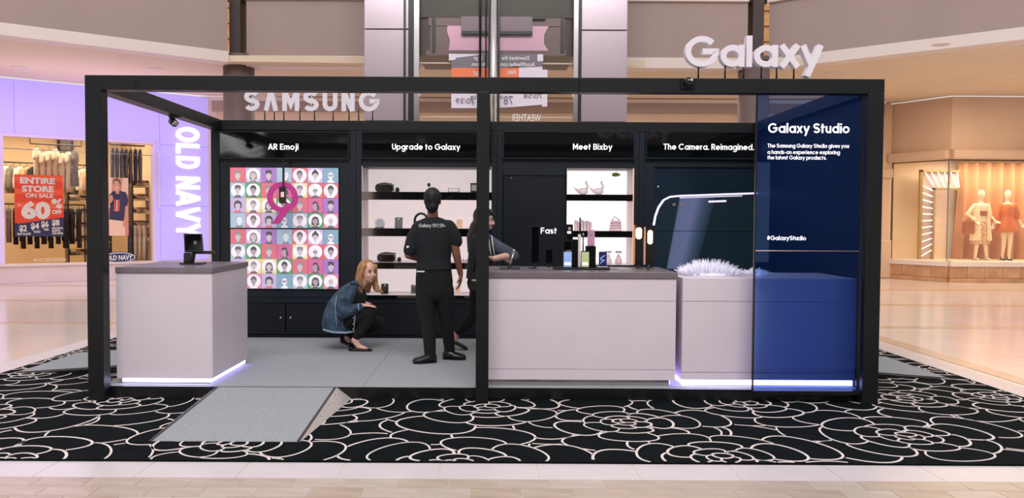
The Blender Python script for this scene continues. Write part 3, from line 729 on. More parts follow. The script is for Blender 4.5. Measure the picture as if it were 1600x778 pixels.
b1, e0, e1 = bay('display_unit', 'navy display unit titled AR Emoji with portrait screen', 330, 556, 343, 546, 'AR Emoji', 420, 467)
b2, s0, s1 = bay('display_unit', 'navy display unit titled Upgrade to Galaxy with lit shelves', 556, 777, 565, 768, 'Upgrade to Galaxy', 613, 719)
b3, d0, d1 = bay('display_unit', 'navy display unit titled Meet Bixby with door and shelves', 777, 998, 785, 990, 'Meet Bixby', 895, 956)
b4, c0, c1 = bay('display_unit', 'navy display unit titled The Camera Reimagined', 998, 1200, 1007, 1192, 'The Camera. Reimagined.', 1036, 1177)

# lit shelves
M['lit'] = mat('lit_shelf_back', (240, 226, 228), .6, emit=.5, ec=(255, 243, 242))
M['lit2'] = mat('lit_shelf_bright', (250, 240, 238), .6, emit=.95, ec=(255, 247, 243))
M['shelfwhite'] = mat('shelf_white', (226, 214, 218), .5, var=.02)
def shelves(t, x0, x1, rows, m_, lastbase):
    MB().box(x0, x1, BY + DEP - .03, BY + DEP, bz(rows[-1][1]), bz(rows[0][0])).build('light_panel', m_, t)
    for i, (a, b) in enumerate(rows):
        zt_, zb_ = bz(a), bz(b)
        MB().box(x0, x0 + .006, BY + .01, BY + DEP - .03, zb_, zt_).build('shelf_side', 'shelfwhite', t)
        MB().box(x1 - .006, x1, BY + .01, BY + DEP - .03, zb_, zt_).build('shelf_side', 'shelfwhite', t)
        nz = bz(rows[i + 1][0]) if i + 1 < len(rows) else lastbase
        MB().box(x0, x1, BY + .012, BY + DEP - .03, zb_ - .012, zb_).build('shelf_board', 'shelfwhite', t)
        MB().box(x0, x1, BY, BY + .012, nz, zb_).build('shelf_edge', 'header', t)
R2 = ((260, 300.5), (313, 357.5), (370, 411), (421, 462)); R3 = ((262, 303), (313, 360), (370, 413))
shelves(b2, s0, s1, R2, 'lit', bz(466))
MB().box(s0, s1, BY + .012, BY + DEP, bz(260), bz(247) - .1 + .0).build('shelf_top', 'navy', b2)
x886 = bx(885)
shelves(b3, x886, d1, R3, 'lit2', bz(418))
MB().box(x886, d1, BY + .012, BY + DEP, bz(262), bz(256)).build('shelf_top', 'navy', b3)
MB().box(x886, d1, BY + .005, BY + DEP, bz(466), bz(418)).build('lower_board', 'navy', b3)
copper = mat('copper_edge', (214, 160, 132), .4, emit=.5, ec=(255, 190, 150))
MB().box(d1 - .012, d1, BY - .004, BY + .01, bz(413), bz(262)).build('lit_edge', copper, b3)
dr = MB().box(d0 + .004, x886 - .012, BY + .02, BY + .06, bz(466), bz(274)).build('door_panel', 'navy2', b3, bevel=.003)
MB().box(d0, x886 - .001, BY + .01, BY + DEP, bz(274) + .004, bz(256)).build('door_lintel', 'navy', b3)
MB().box(x886 - .012, x886, BY, BY + DEP, bz(466), bz(256)).build('divider', 'ink', b3)
mb = MB(); p, q = at(845, 365, BY), at(870, 365, BY)
stroke_text(mb, 'Fast', (p.x, BY + .019, p.z), U, V, N, .068, q.x - p.x, .17, .10, .003); mb.build('lettering', 'text', dr, recalc=False)
MB().ell((bx(799), BY + .015, bz(278)), (.008, .006, .008), 8, 6).build('indicator', 'chrome', dr)

# camera poster of bay 4
M['poster'] = mat('poster_navy', (12, 27, 38), .25, emit=.10, ec=(24, 46, 62), var=.06)
M['phonebody'] = mat('poster_phone', (20, 33, 42), .25, emit=.2, ec=(28, 46, 56), var=.05)
M['phoneedge'] = mat('poster_edge', (225, 215, 245), .3, emit=.8, ec=(230, 218, 252))
streak = bpy.data.materials.new('poster_streak'); streak.use_nodes = True
nt = streak.node_tree; pb = nt.nodes['Principled BSDF']; g = nt.nodes.new('ShaderNodeTexGradient'); tc = nt.nodes.new('ShaderNodeTexCoord'); mp = nt.nodes.new('ShaderNodeMapping')
rp = nt.nodes.new('ShaderNodeValToRGB'); rp.color_ramp.elements[0].color = lin((22, 36, 46)); rp.color_ramp.elements[1].color = lin((22, 36, 46))
e = rp.color_ramp.elements.new(.05); e.color = lin((76, 84, 112)); e = rp.color_ramp.elements.new(.45); e.color = lin((82, 88, 120)); e = rp.color_ramp.elements.new(.72); e.color = lin((48, 62, 84))
sp_ = nt.nodes.new('ShaderNodeSeparateXYZ'); nt.links.new(tc.outputs['Generated'], sp_.inputs[0])
def mth(op, a, b):
    n = nt.nodes.new('ShaderNodeMath'); n.operation = op
    for i, q in enumerate((a, b)):
        if isinstance(q, (int, float)): n.inputs[i].default_value = q
        else: nt.links.new(q, n.inputs[i])
    return n.outputs[0]
t_ = mth('DIVIDE', mth('SUBTRACT', sp_.outputs[0], mth('MULTIPLY', sp_.outputs[2], .256)), mth('ADD', .6, mth('MULTIPLY', sp_.outputs[2], .144)))
nt.links.new(t_, rp.inputs[0])
nt.links.new(rp.outputs[0], pb.inputs['Base Color']); nt.links.new(rp.outputs[0], pb.inputs['Emission Color']); pb.inputs['Emission Strength'].default_value = .7; pb.inputs['Roughness'].default_value = .3
mp.inputs['Rotation'].default_value = (0, math.radians(-13), 0); mp.inputs['Location'].default_value = (-.12, 0, 0); mp.inputs['Scale'].default_value = (1.15, 1, 1)
zt_, zm, zb_ = bz(264, 1100), bz(361, 1100), bz(466, 1100); px_ = bx(1022)
MB().box(c0, px_, BY + .01, BY + DEP, bz(466), bz(254)).build('side_board', 'navy', b4)
MB().box(px_, c1, BY + .04, BY + DEP, zt_, bz(252)).build('top_board', 'navy', b4)
for z0, z1 in ((zm + .002, zt_), (zb_, zm - .002)): MB().box(px_, c1, BY + .01, BY + .05, z0, z1).build('poster_panel', 'poster', b4)
def W2(pts): return [(bx(a, b), bz(b, a)) for a, b in pts]
outline = [(1022, 430)] + [(1022, 346), (1026, 334), (1031, 322), (1039, 311), (1048, 308), (1062, 307), (1192, 302)]
low = [p for p in outline]
MB().prism(W2([(1192, 440), (1022, 440)] + [(1023, 350), (1027, 334), (1032, 322), (1039, 312), (1048, 309), (1062, 308), (1192, 303)]), (0, BY + .009, 0), U, V, N, .002).build('printed_phone', 'phonebody', b4)
MB().prism(W2([(1041, 420), (1061, 309), (1119, 306), (1088, 420)]), (0, BY + .0065, 0), U, V, N, .0015).build('printed_glare', streak, b4)
mb = MB()
pts = W2([(1021.5, 352), (1024, 338), (1029, 324), (1037, 312.5), (1047, 307.5), (1062, 306), (1192, 301.5)])
for w_, (i0, i1) in ((.025, (0, 4)), (.02, (3, 7))): mb.ribbon(pts[i0:i1], w_, (0, BY + .006, 0), U, V, N, .0015)
mb.ribbon(W2([(1062, 309), (1160, 306)]), .008, (0, BY + .005, 0), U, V, N, .0015)
mb.ribbon(W2([(1107, 315), (1135, 314)]), .02, (0, BY + .005, 0), U, V, N, .0015)
mb.build('printed_edge', 'phoneedge', b4, recalc=False)
for a, b, r in ((1053, 318, .018), (1065, 317, .028)): MB().prism(circ(bx(a), bz(b), r, r, 14), (0, BY + .005, 0), U, V, N, .002).build('printed_lens', 'pgrey', b4)
MB().box(px_, c1, BY + .004, BY + .0045, zm - .003, zm + .003).build('panel_joint', 'ink', b4)
MB().ell((bx(1028), BY + .008, bz(290)), (.007, .005, .007), 8, 6).build('indicator', 'text', b4)

# ---- emoji portrait screen
sx0, sx1 = bx(360, 356), bx(529, 356); ts = (sx1 - sx0) / 7
zA, zB, zC, zD = bz(262, 445), bz(356.3, 445), bz(358.3, 445), bz(451, 445); th = (zA - zB) / 4
MB().box(e0, e1, BY + .02, BY + DEP, bz(466), bz(254)).build('backboard', 'navy', b1)
def em(n, c): M[n] = mat(n, c, .5, emit=.40); return n
cols = {k: em('tile_' + k, v) for k, v in dict(red=(210, 114, 126), lav=(190, 172, 210), purple=(162, 122, 190), blue=(164, 188, 206), green=(92, 158, 108), magenta=(202, 108, 154), pink=(210, 136, 166), yellow=(220, 206, 160), sky=(132, 164, 184), white=(236, 230, 238), face=(206, 198, 202), grey=(146, 140, 146), dark=(84, 80, 88), mid=(112, 106, 112), faceg=(176, 166, 170)).items()}
mlist = list(cols.values()); ci = {k: i for i, k in enumerate(cols)}
def portrait(bgc, ring, hair, style, face, top, dx=0):
    mb = MB(); a, b = ts / 2 - .0015, th / 2 - .0015; lay = [0]
    def P(poly, c): mb.prism([(x * ts, z * th) for x, z in poly], (0, -.004 - lay[0], 0), U, V, N, .0006, ci[c]); lay[0] += .0006
    mb.box(-a, a, -.004, 0, -b, b, ci[bgc])
    if ring: P(circ(0, .0, .45, .45, 24), 'white')
    P([(-.24 + dx, -.48), (.24 + dx, -.48), (.2 + dx, -.38), (.08 + dx, -.3), (-.08 + dx, -.3), (-.2 + dx, -.38)], top)
    if style == 'long': P(circ(dx, -.02, .24, .3, 18), hair); P([(-.24 + dx, -.02), (.24 + dx, -.02), (.26 + dx, -.3), (-.26 + dx, -.3)], hair)
    elif style == 'bob': P(circ(dx, .06, .25, .26, 18), hair); P([(-.25 + dx, .06), (.25 + dx, .06), (.23 + dx, -.18), (-.23 + dx, -.18)], hair)
    elif style == 'bun': P(circ(dx, .32, .1, .08, 12), hair); P(circ(dx, .1, .22, .22, 18), hair)
    elif style == 'short': P(circ(dx, .1, .2, .24, 18), hair)
    elif style == 'flat': P([(-.2 + dx, .05), (-.19 + dx, .3), (.0 + dx, .36), (.2 + dx, .3), (.2 + dx, .05)], hair)
    P([(-.06 + dx, -.34), (.06 + dx, -.34), (.06 + dx, -.1), (-.06 + dx, -.1)], face)
    P(circ(dx, -.02, .165, .22, 20), face)
    if style == 'side': P([(-.16 + dx, .05), (-.17 + dx, .22), (.02 + dx, .3), (.17 + dx, .2), (.17 + dx, .06), (.0 + dx, .16)], hair); P([(.1 + dx, .1), (.24 + dx, 0), (.26 + dx, -.25), (.14 + dx, -.3)], hair)
    elif style in ('long', 'bob', 'short', 'flat', 'bun'): P([(-.165 + dx, .04), (-.15 + dx, .2), (0 + dx, .24), (.15 + dx, .2), (.165 + dx, .04), (.08 + dx, .12), (-.06 + dx, .13)], hair)
    for e_ in (-.065, .065):
        P(circ(e_ + dx, .0, .024, .02, 8), 'dark'); P([(e_ - .035 + dx, .05), (e_ + .035 + dx, .05), (e_ + .035 + dx, .062), (e_ - .035 + dx, .062)], 'mid')
    P([(dx - .05, -.125), (dx + .05, -.125), (dx + .03, -.145), (dx - .03, -.145)], 'mid')
    P([(dx - .012, -.03), (dx + .012, -.03), (dx + .018, -.075), (dx - .018, -.075)], 'grey')
    if style == 'glass':
        for e_ in (-.07, .07): mb.ribbon([(x * ts, z * th) for x, z in circ(e_ + dx, 0, .055, .045, 12)], .004, (0, -.004 - lay[0], 0), U, V, N, .0006, ci['mid'], True)
    return mb.mesh('portrait', mlist)
D = {'A': ('red', 0, 'grey', 'short', 'face', 'grey'), 'B': ('lav', 1, 'grey', 'long', 'face', 'grey'), 'C': ('purple', 0, 'dark', 'flat', 'face', 'mid'), 'D': ('blue', 0, 'face', 'bald', 'white', 'grey', .1),
     'E': ('red', 1, 'mid', 'short', 'faceg', 'white'), 'F': ('lav', 1, 'dark', 'bun', 'face', 'white'), 'G': ('sky', 0, 'white', 'glass', 'white', 'white'), 'H': ('blue', 1, 'mid', 'flat', 'face', 'mid'),
     'I': ('green', 1, 'dark', 'short', 'faceg', 'mid'), 'J': ('red', 0, 'grey', 'flat', 'face', 'grey'), 'K': ('magenta', 0, 'dark', 'side', 'faceg', 'mid'), 'L': ('yellow', 1, 'grey', 'flat', 'face', 'mid'),
     'M': ('red', 1, 'grey', 'glass', 'face', 'mid'), 'N': ('red', 1, 'dark', 'short', 'faceg', 'white'), 'O': ('lav', 0, 'dark', 'bob', 'face', 'red'), 'P': ('yellow', 1, 'grey', 'short', 'face', 'mid'),
     'Q': ('yellow', 1, 'mid', 'long', 'face', 'mid'), 'R': ('pink', 1, 'mid', 'short', 'faceg', 'white'), 'S': ('blue', 1, 'grey', 'flat', 'face', 'grey'), 'T': ('green', 1, 'dark', 'long', 'faceg', 'mid'), 'X': ('pink', 1, 'white', 'bald', 'face', 'mid')}
PM = {k: portrait(*v) for k, v in D.items()}
grid = ['ABCDEFG', 'HIJKLMN', 'OPQIAKC', 'DROGSTX', 'ABCDEFG', 'HIJKLMN', 'OPQIAKC', 'DROGSTX']
scr = MB().box(sx0 - .006, sx1 + .006, BY + .001, BY + .02, zD - .006, zA + .006).build('portrait_screen', 'ink', b1)
rl = root_loc(scr)
for r, row in enumerate(grid):
    for k, ch in enumerate(row):
        o = link('portrait_tile', PM[ch], scr)
        zc = (zA - (r + .5) * th) if r < 4 else (zC - (r - 4 + .5) * (zC - zD) / 4)
        o.location = Vector((sx0 + (k + .5) * ts, BY + .0, zc)) - rl
# ---- pink nine
NY = 2.52
M['magenta'] = mat('magenta_acrylic', (190, 52, 138), .3, emit=.06, var=.04)
def nx(px): return at(px, 311, NY).x
def nz(py): return at(441, py, NY).z
t = thing('hanging_numeral', 'magenta numeral nine hanging in front of the portrait screen', 'numeral', (nx(441), NY, nz(350)))
R_ = (nx(465) - nx(417)) / 2; rw = .058; cx_, cz_ = nx(441), nz(308)
mb = MB(); mb.ribbon(circ(cx_, cz_, R_ - rw / 2, R_ - rw / 2, 36), rw, (0, NY + .03, 0), U, V, N, .03, 0, True); mb.build('ring', 'magenta', t)
MB().prism([(nx(424), nz(350)), (nx(435), nz(350)), (nx(458), nz(321)), (nx(448), nz(316))], (0, NY + .028, 0), U, V, N, .029).build('tail', 'magenta', t)
MB().box(nx(441.5), nx(444.5), NY - .005, NY + .015, nz(318), nz(252)).build('hanging_rod', 'ink', t)
MB().box(nx(441.5), nx(444.5), NY - .005, BY + .02, nz(253), nz(250)).build('hanging_arm', 'ink', t)
t = thing('phone_camera', 'black phone on a mount inside the magenta nine', 'phone', (nx(442), NY - .03, nz(318)))
MB().rbox(nx(437), nx(447.5), NY - .03, NY - .006, nz(318), nz(292), .012).build('phone_body', 'ink', t)
MB().box(nx(440), nx(445), NY - .033, NY - .03, nz(308), nz(300)).build('lens_plate', 'chrome', t)

# ================================================================== PRODUCTS ON THE LIT SHELVES
SY = BY + .16
def shz(row, i): return bz(row[i][1])
M['gloss'] = mat('gloss_black', (16, 17, 19), .12, var=.05); M['goldtan'] = mat('tan_card', (218, 176, 140), .5, var=.05); M['silver'] = mat('silver_plastic', (168, 164, 166), .35, metal=.3, var=.04)
M['palepink'] = mat('pale_pink', (232, 196, 204), .5, var=.06); M['paler'] = mat('pale_porcelain', (226, 214, 216), .4, var=.05); M['lime'] = mat('lime_leaf', (176, 172, 60), .5, var=.1)
M['card'] = mat('white_card', (224, 214, 216), .5, var=.03); M['steel'] = mat('dark_steel', (70, 70, 74), .3, metal=.7, var=.05)
def sx_(px): return at(px, 345, SY).x
def headset(px0, px1, z, lb):
    x0, x1 = sx_(px0), sx_(px1); c = (x0 + x1) / 2; w = x1 - x0; h = w * .47
    t = thing('headset', lb, 'headset', (c, SY, z))
    MB().rbox(x0, x1, SY - .05, SY + .05, z, z + h, h * .4, 0, 4).build('shell', 'ink', t, bevel=.008)
    MB().rbox(x0 + w * .08, x1 - w * .08, SY - .058, SY - .05, z + h * .14, z + h * .84, h * .3, 0, 4).build('visor', 'gloss', t)
    MB().tube([(x0 + w * .06, SY + .02, z + h * .7), (x0 + w * .1, SY + .13, z + h * .9), (c, SY + .17, z + h * .95), (x1 - w * .1, SY + .13, z + h * .9), (x1 - w * .06, SY + .02, z + h * .7)], .012, 8).build('strap', 'ink', t)
    MB().tube([(x0 + w * .15, SY, z + h * .98), (c, SY + .02, z + h * 1.1), (x1 - w * .12, SY, z + h * .98)], .007, 6).build('top_strap', 'ink', t)
    xc = x1 + w * .22
    t2 = thing('controller', lb.replace('headset', 'hand controller next to the headset').replace('black', 'small black', 1), 'controller', (xc, SY - .02, z))
    MB().vloft([(xc, SY - .02, z, .018, .02), (xc, SY - .02, z + .02, .024, .026), (xc, SY - .02, z + .045, .022, .024), (xc + .004, SY - .02, z + .055, .008, .01)], 12).build('grip', 'ink', t2)
    MB().ell((xc, SY - .042, z + .04), (.01, .006, .01), 8, 6).build('touch_pad', 'steel', t2)
    MB().tube([(xc - .03, SY - .02, z + .004), (xc - .045, SY - .02, z + .03)], .004, 6).build('wrist_loop', 'ink', t2)
headset(587, 615, shz(R2, 0) , 'black headset on the top lit shelf')
headset(590, 618, shz(R2, 2) , 'black headset on the third lit shelf')
def stand_phone(nm, lb, cat, px0, px1, z, hpx, m_body, m_face, Y=None, lean=.25, lens=True):
    Y = Y or SY; x0, x1 = at(px0, 345, Y).x, at(px1, 345, Y).x; h = hpx / FPX * (Y + 6.4); c = (x0 + x1) / 2
    t = thing(nm, lb, cat, (c, Y, z)); th_ = .012; dy = h * lean; n = Vector((0, -1, lean)).normalized(); v = Vector((0, lean, 1)).normalized()
    L = h / v.z
    o = Vector((0, Y - .02, z))
    MB().prism(rrect(x0, x1, 0, L, .01), o, U, v, -n, th_).build('body', m_body, t)
    MB().prism(rrect(x0 + .006, x1 - .006, L * .07, L * .93, .006), o + n * .002, U, v, -n, .004).build('face_panel', m_face, t)
    if lens: MB().prism(circ(c, L * .84, .009, .009, 10), o + n * .004, U, v, -n, .004).build('lens', 'silver', t)
    MB().add([(c - .02, Y + .01 + dy * .5, z + h * .55), (c + .02, Y + .01 + dy * .5, z + h * .55), (c + .02, Y + dy + .06, z), (c - .02, Y + dy + .06, z), (c - .02, Y + .02 + dy * .5, z + h * .55), (c + .02, Y + .02 + dy * .5, z + h * .55), (c + .02, Y + dy + .07, z), (c - .02, Y + dy + .07, z)],
             [(0, 1, 2, 3), (7, 6, 5, 4), (0, 4, 5, 1), (1, 5, 6, 2), (2, 6, 7, 3), (3, 7, 4, 0)]).build('prop', 'steel', t)
    return t
z = shz(R2, 0); x = sx_(670)
t = thing('desk_camera', 'tiny camera on a stalk on the top lit shelf', 'camera', (x, SY, z))
MB().tube([(x, SY, z), (x, SY, z + .012)], .03, 14).build('foot', 'silver', t); MB().tube([(x, SY, z), (x, SY, z + .075)], .005, 8).build('stalk', 'silver', t); MB().ell((x, SY, z + .088), (.02, .02, .022), 12, 8).build('camera_ball', 'ink', t)
def carton(px0, px1, hpx, zz, m_, lb, m2='silver', dp=.09):
    x0, x1 = sx_(px0), sx_(px1); h = hpx / FPX * (SY + 6.4)
    t = thing('product_carton', lb, 'carton', ((x0 + x1) / 2, SY, zz))
    MB().box(x0, x1, SY - dp / 2, SY + dp / 2, zz, zz + h).build('box', m_, t, bevel=.003)
    MB().box(x0 + .012, x1 - .012, SY - dp / 2 - .002, SY - dp / 2, zz + h * .2, zz + h * .8).build('front_print', m2, t)
carton(700, 718, 7, z, 'silver', 'flat silver carton on the top lit shelf', 'card')
carton(735, 758, 15, z, 'steel', 'dark grey carton on the top lit shelf by the post', 'silver')
z = shz(R2, 1); x = sx_(593)
t = thing('charging_puck', 'round black charging pad tilted up on the second lit shelf', 'charger', (x, SY, z))
v_ = Vector((0, .35, .94)); r = .058
MB().prism(circ(x, r + .008, r, r, 24), (0, SY - .01, z), U, v_, Vector((0, .94, -.35)), .02).build('disc', 'gloss', t)
MB().box(x - .05, x + .05, SY - .03, SY + .06, z, z + .01).build('foot', 'ink', t)
MB().prism(circ(x, r + .008, r * .7, r * .7, 24), (0, SY - .013, z), U, v_, Vector((0, .94, -.35)), .004).build('inner_ring', 'steel', t)
stand_phone('phone_case', 'black phone with silver screen upright on the second lit shelf', 'phone', 617, 629, z, 17, 'ink', 'steel')
x = sx_(658); t = thing('headphones', 'black round headphones behind the staff member on the second shelf', 'headphones', (x, SY, z))
MB().tube([(x + .075 * math.cos(math.radians(a)), SY, z + .08 + .09 * math.sin(math.radians(a))) for a in range(-20, 201, 15)], .014, 8).build('headband', 'ink', t)
for s_ in (-1, 1): MB().tube([(x + s_ * .07 - .012, SY, z + .045), (x + s_ * .07 + .012, SY, z + .045)], .042, 16).build('ear_cup', 'ink', t)
stand_phone('phone_case', 'tan phone case on the second lit shelf', 'phone case', 713, 722.5, z, 14, 'goldtan', 'goldtan', lens=False)
z = shz(R2, 2); x = sx_(727); t = thing('earbuds', 'small grey pair of earbuds on the third lit shelf', 'earbuds', (x, SY, z))
for s_ in (-.015, .015):
    MB().ell((x + s_, SY, z + .016), (.012, .012, .016), 10, 8).build('bud', 'silver', t)
    MB().tube([(x + s_, SY, z + .02), (x + s_ * 2.2, SY - .01, z + .035)], .005, 8).build('tip', 'ink', t)
z = shz(R2, 3)
stand_phone('phone_case', 'black phone upright on the bottom lit shelf by the squatting woman', 'phone', 595.5, 607, z, 16, 'ink', 'gloss')
stand_phone('phone_case', 'grey phone upright on the bottom lit shelf beside the staff member', 'phone', 642, 652, z, 15, 'silver', 'steel')
stand_phone('phone_case', 'cream phone upright on the bottom lit shelf', 'phone', 711, 720, z, 14, 'card', 'goldtan', lens=False)
stand_phone('phone_case', 'dark phone on the bottom lit shelf at the post', 'phone', 741, 750, z, 15, 'ink', 'steel')
# bay 3: pale gifts washed out by the light
z = shz(R3, 0)
for k, (a, b) in enumerate(((905, 916), (928, 941))):
    x0, x1 = sx_(a), sx_(b); c = (x0 + x1) / 2
    t = thing('swan_ornament', ('pale bird ornament on the bright top shelf near the door', 'pale bird ornament under the lime leaf on the bright shelf')[k], 'ornament', (c, SY, z))
    MB().ell((c, SY, z + .04), (.06, .04, .04)).build('body', 'paler', t)
    MB().tube([(c + .03, SY, z + .05), (c + .055, SY, z + .1), (c + .03, SY, z + .14), (c + .045, SY, z + .155)], [.018, .013, .011, .013], 8).build('neck', 'paler', t)
    MB().add([(c - .03, SY - .03, z + .05), (c - .11, SY - .01, z + .09), (c - .06, SY - .02, z + .02), (c - .03, SY + .0, z + .05), (c - .11, SY + .01, z + .09), (c - .06, SY + .01, z + .02)], [(0, 1, 2), (5, 4, 3), (0, 3, 4, 1), (1, 4, 5, 2), (2, 5, 3, 0)]).build('tail', 'palepink', t)
x = sx_(962); zc = at(962, 273, SY).z
t = thing('hanging_leaf', 'lime green leaf hanging in the bright top shelf', 'ornament', (x, SY, zc))
MB().prism([(x + .05 * math.cos(a), zc + .022 * math.sin(a) * (1 - .3 * math.cos(a))) for a in np.linspace(0, 6.283, 18)[:-1]], (0, SY, 0), U, V, N, .008).build('leaf_blade', 'lime', t)
MB().tube([(x, SY, zc + .02), (x, SY, bz(262) - .002)], .002, 6).build('thread', 'steel', t)
z = shz(R3, 1)
ORD = ['first', 'second', 'third', 'fourth', 'fifth', 'sixth', 'seventh', 'eighth', 'ninth', 'tenth', 'eleventh', 'twelfth', 'thirteenth', 'fourteenth', 'fifteenth']
for k in range(6):
    a = 898 + k * 4.6; x0 = sx_(a); h = (.12, .105, .125, .11, .115, .10)[k]
    t = thing('pink_book', 'pale pink book, %s from the door in the bright shelf row' % ORD[k], 'book', (x0 + .013, SY, z), group='books on the bright middle shelf')
    MB().box(x0, x0 + .027, SY - .04, SY + .05, z, z + h).build('cover', ('palepink', 'paler')[k % 2], t, bevel=.002)
    MB().box(x0 + .003, x0 + .024, SY - .036, SY + .048, z + h, z + h + .001).build('pages', 'card', t)
x0, x1 = sx_(952), sx_(971); c = (x0 + x1) / 2
t = thing('handbag', 'pale pink folded handbag on the bright middle shelf', 'handbag', (c, SY, z))
MB().add([(x0, SY - .05, z), (x1, SY - .05, z), (x1, SY + .05, z), (x0, SY + .05, z), (x0 + .02, SY - .02, z + .12), (x1 - .01, SY - .02, z + .12), (x1 - .01, SY + .03, z + .12), (x0 + .02, SY + .03, z + .12)], [(3, 2, 1, 0), (4, 5, 6, 7), (0, 1, 5, 4), (1, 2, 6, 5), (2, 3, 7, 6), (3, 0, 4, 7)]).build('bag_body', 'palepink', t, bevel=.01)
MB().tube([(x0 + .03, SY, z + .115), (c - .01, SY, z + .165), (x1 - .02, SY, z + .12)], .006, 8).build('handle', 'silver', t)
for k in range(3): MB().tube([(x0 + .005, SY - .052 + k * .008, z + .03 + k * .03), (c, SY - .055 + k * .008, z + .04 + k * .03), (x1 - .004, SY - .052 + k * .008, z + .035 + k * .03)], .003, 6).build('fold_seam', 'silver', t)
z = shz(R3, 2)
for k, (a, m_) in enumerate(((951, 'paler'), (967, 'palepink'))):
    x = sx_(a); t = thing('small_vase', ('pale vase on the bright bottom shelf', 'pale pink vase beside it on the bright bottom shelf')[k], 'vase', (x, SY, z))
    MB().vloft([(x, SY, z, .03, .03), (x, SY, z + .03, .045, .045), (x, SY, z + .07, .03, .03), (x, SY, z + .09, .018, .018), (x, SY, z + .1, .024, .024)], 14).build('body', m_, t)
    for j in range(3):
        dx = (j - 1) * .025; MB().tube([(x, SY, z + .09), (x + dx, SY, z + .135)], .003, 6).build('stem', 'silver', t); MB().ell((x + dx, SY, z + .142), (.014, .014, .011), 8, 6).build('flower', 'silver', t)

# ================================================================== THINGS ON THE COUNTERS
def cxm(px, Y, py=400): return at(px, py, Y).x
def czm(py, Y, px=900): return at(px, py, Y).z
def slab(t, nm, px0, px1, py0, py1, Y, dp, m_, r=.006, n=3):
    return MB().rbox(cxm(px0, Y), cxm(px1, Y), Y, Y + dp, czm(py1, Y), czm(py0, Y), r, 0, n).build(nm, m_, t)
def on(px, Y): return (cxm(px, Y), Y, CT)
def foot(t, px0, px1, Y, dp, h=.008, m_='ink', nm='base_plate'): return MB().box(cxm(px0, Y), cxm(px1, Y), Y - dp / 2, Y + dp / 2, CT, CT + h).build(nm, m_, t, bevel=.002)
# slanting arm stand
Y = .62; t = thing('tablet_stand', 'black plate with slanting steel arm on the counter by the post', 'stand', on(797, Y))
foot(t, 781, 812, Y, .2)
MB().tube([(cxm(796, Y), Y, CT + .008), (cxm(799, Y), Y, CT + .07), (cxm(803, Y), Y + .01, czm(393, Y))], .007, 8).build('arm', 'chrome', t)
MB().ell((cxm(803, Y), Y + .01, czm(392, Y)), (.012, .012, .012), 10, 8).build('arm_joint', 'chrome', t); MB().tube([(cxm(796, Y), Y, CT), (cxm(796, Y), Y, CT + .025)], .018, 12).build('swivel', 'ink', t)
# tall black display slab
Y = .68; t = thing('display_slab', 'tall narrow black display slab beside the word Fast', 'display', on(836, Y))
slab(t, 'slab_body', 829, 843, 352, 412, Y - .02, .03, 'ink'); slab(t, 'screen', 830.5, 842, 355, 410, Y - .022, .003, 'screen')
MB().tube([(cxm(836, Y), Y, CT), (cxm(836, Y), Y, czm(411, Y))], .01, 10).build('neck', 'steel', t); foot(t, 826, 844, Y, .1)
Y = .60; t = thing('display_phone', 'black phone standing on a small stand in front of Fast', 'phone', on(858, Y))
slab(t, 'phone_body', 852, 864, 388, 413, Y - .01, .012, 'ink', .01); slab(t, 'screen', 853, 863, 390, 411, Y - .012, .003, 'screen', .006)
MB().tube([(cxm(858, Y), Y + .02, CT), (cxm(858, Y), Y + .005, czm(410, Y))], .008, 8).build('neck', 'steel', t); foot(t, 838, 866, Y, .16, .012, 'greytop')
# cluster on a black tray
Y = .62; t = thing('display_tray', 'low black display tray under the upright phones', 'tray', on(906, Y))
foot(t, 863, 950, Y, .24, .014, 'ink', 'tray_plate'); MB().box(cxm(863, Y), cxm(950, Y), Y - .12, Y - .115, CT + .014, CT + .024).build('tray_lip', 'ink', t); TZ = CT + .014
def ph(nm, lb, cat, px0, px1, py0, Y, m_b, m_s, dp=.014, base=None, py1=None, lens=False):
    zb = base if base is not None else TZ; x0, x1 = cxm(px0, Y), cxm(px1, Y); zt = czm(py0, Y)
    t = thing(nm, lb, cat, ((x0 + x1) / 2, Y, zb))
    MB().rbox(x0, x1, Y, Y + dp, zb, zt, .008).build('phone_body', m_b, t)
    MB().rbox(x0 + .004, x1 - .004, Y - .002, Y, zb + .008, zt - .008, .005).build('screen', m_s, t)
    if lens: MB().rbox((x0 + x1) / 2 - .012, (x0 + x1) / 2 + .012, Y - .005, Y - .002, zt - .05, zt - .022, .004).build('lens_plate', 'silver', t)
    return t
M['sblue'] = mat('screen_blue', (136, 164, 214), .2, emit=.45); M['sgreen'] = mat('screen_green', (168, 178, 132), .2, emit=.42); M['snavy'] = mat('screen_navy', (26, 36, 92), .2, emit=.35); M['slilac'] = mat('lilac_phone', (190, 140, 172), .3, emit=.08, var=.03)
def wallpaper(t, px0, px1, py, Y, h=.022):
    x0, x1 = cxm(px0, Y), cxm(px1, Y); z = czm(py, Y); MB().box(x0, x1, Y - .004, Y - .002, z, z + h).build('screen_bar', 'text', t)
t = ph('display_phone', 'phone with glowing blue screen in the phone cluster', 'phone', 880, 894, 392, .55, 'ink', 'sblue'); wallpaper(t, 882, 892, 414, .55)
t = ph('display_phone', 'phone with glowing green screen in the phone cluster', 'phone', 908, 921, 392, .55, 'ink', 'sgreen'); wallpaper(t, 910, 919, 414, .55)
t = ph('display_block', 'black block standing behind the blue screen phone', 'display block', 893, 903, 374, .60, 'ink', 'gloss', .05)
t = ph('display_block', 'tall black block carrying the dark phone above the blue screen', 'display block', 882, 897, 392, .66, 'ink', 'gloss', .05)
ph('display_tablet', 'black tablet lying sideways above the blue screen phone', 'tablet', 880.5, 903, 375.5, .64, 'ink', 'screen', .012, base=czm(391.5, .64))
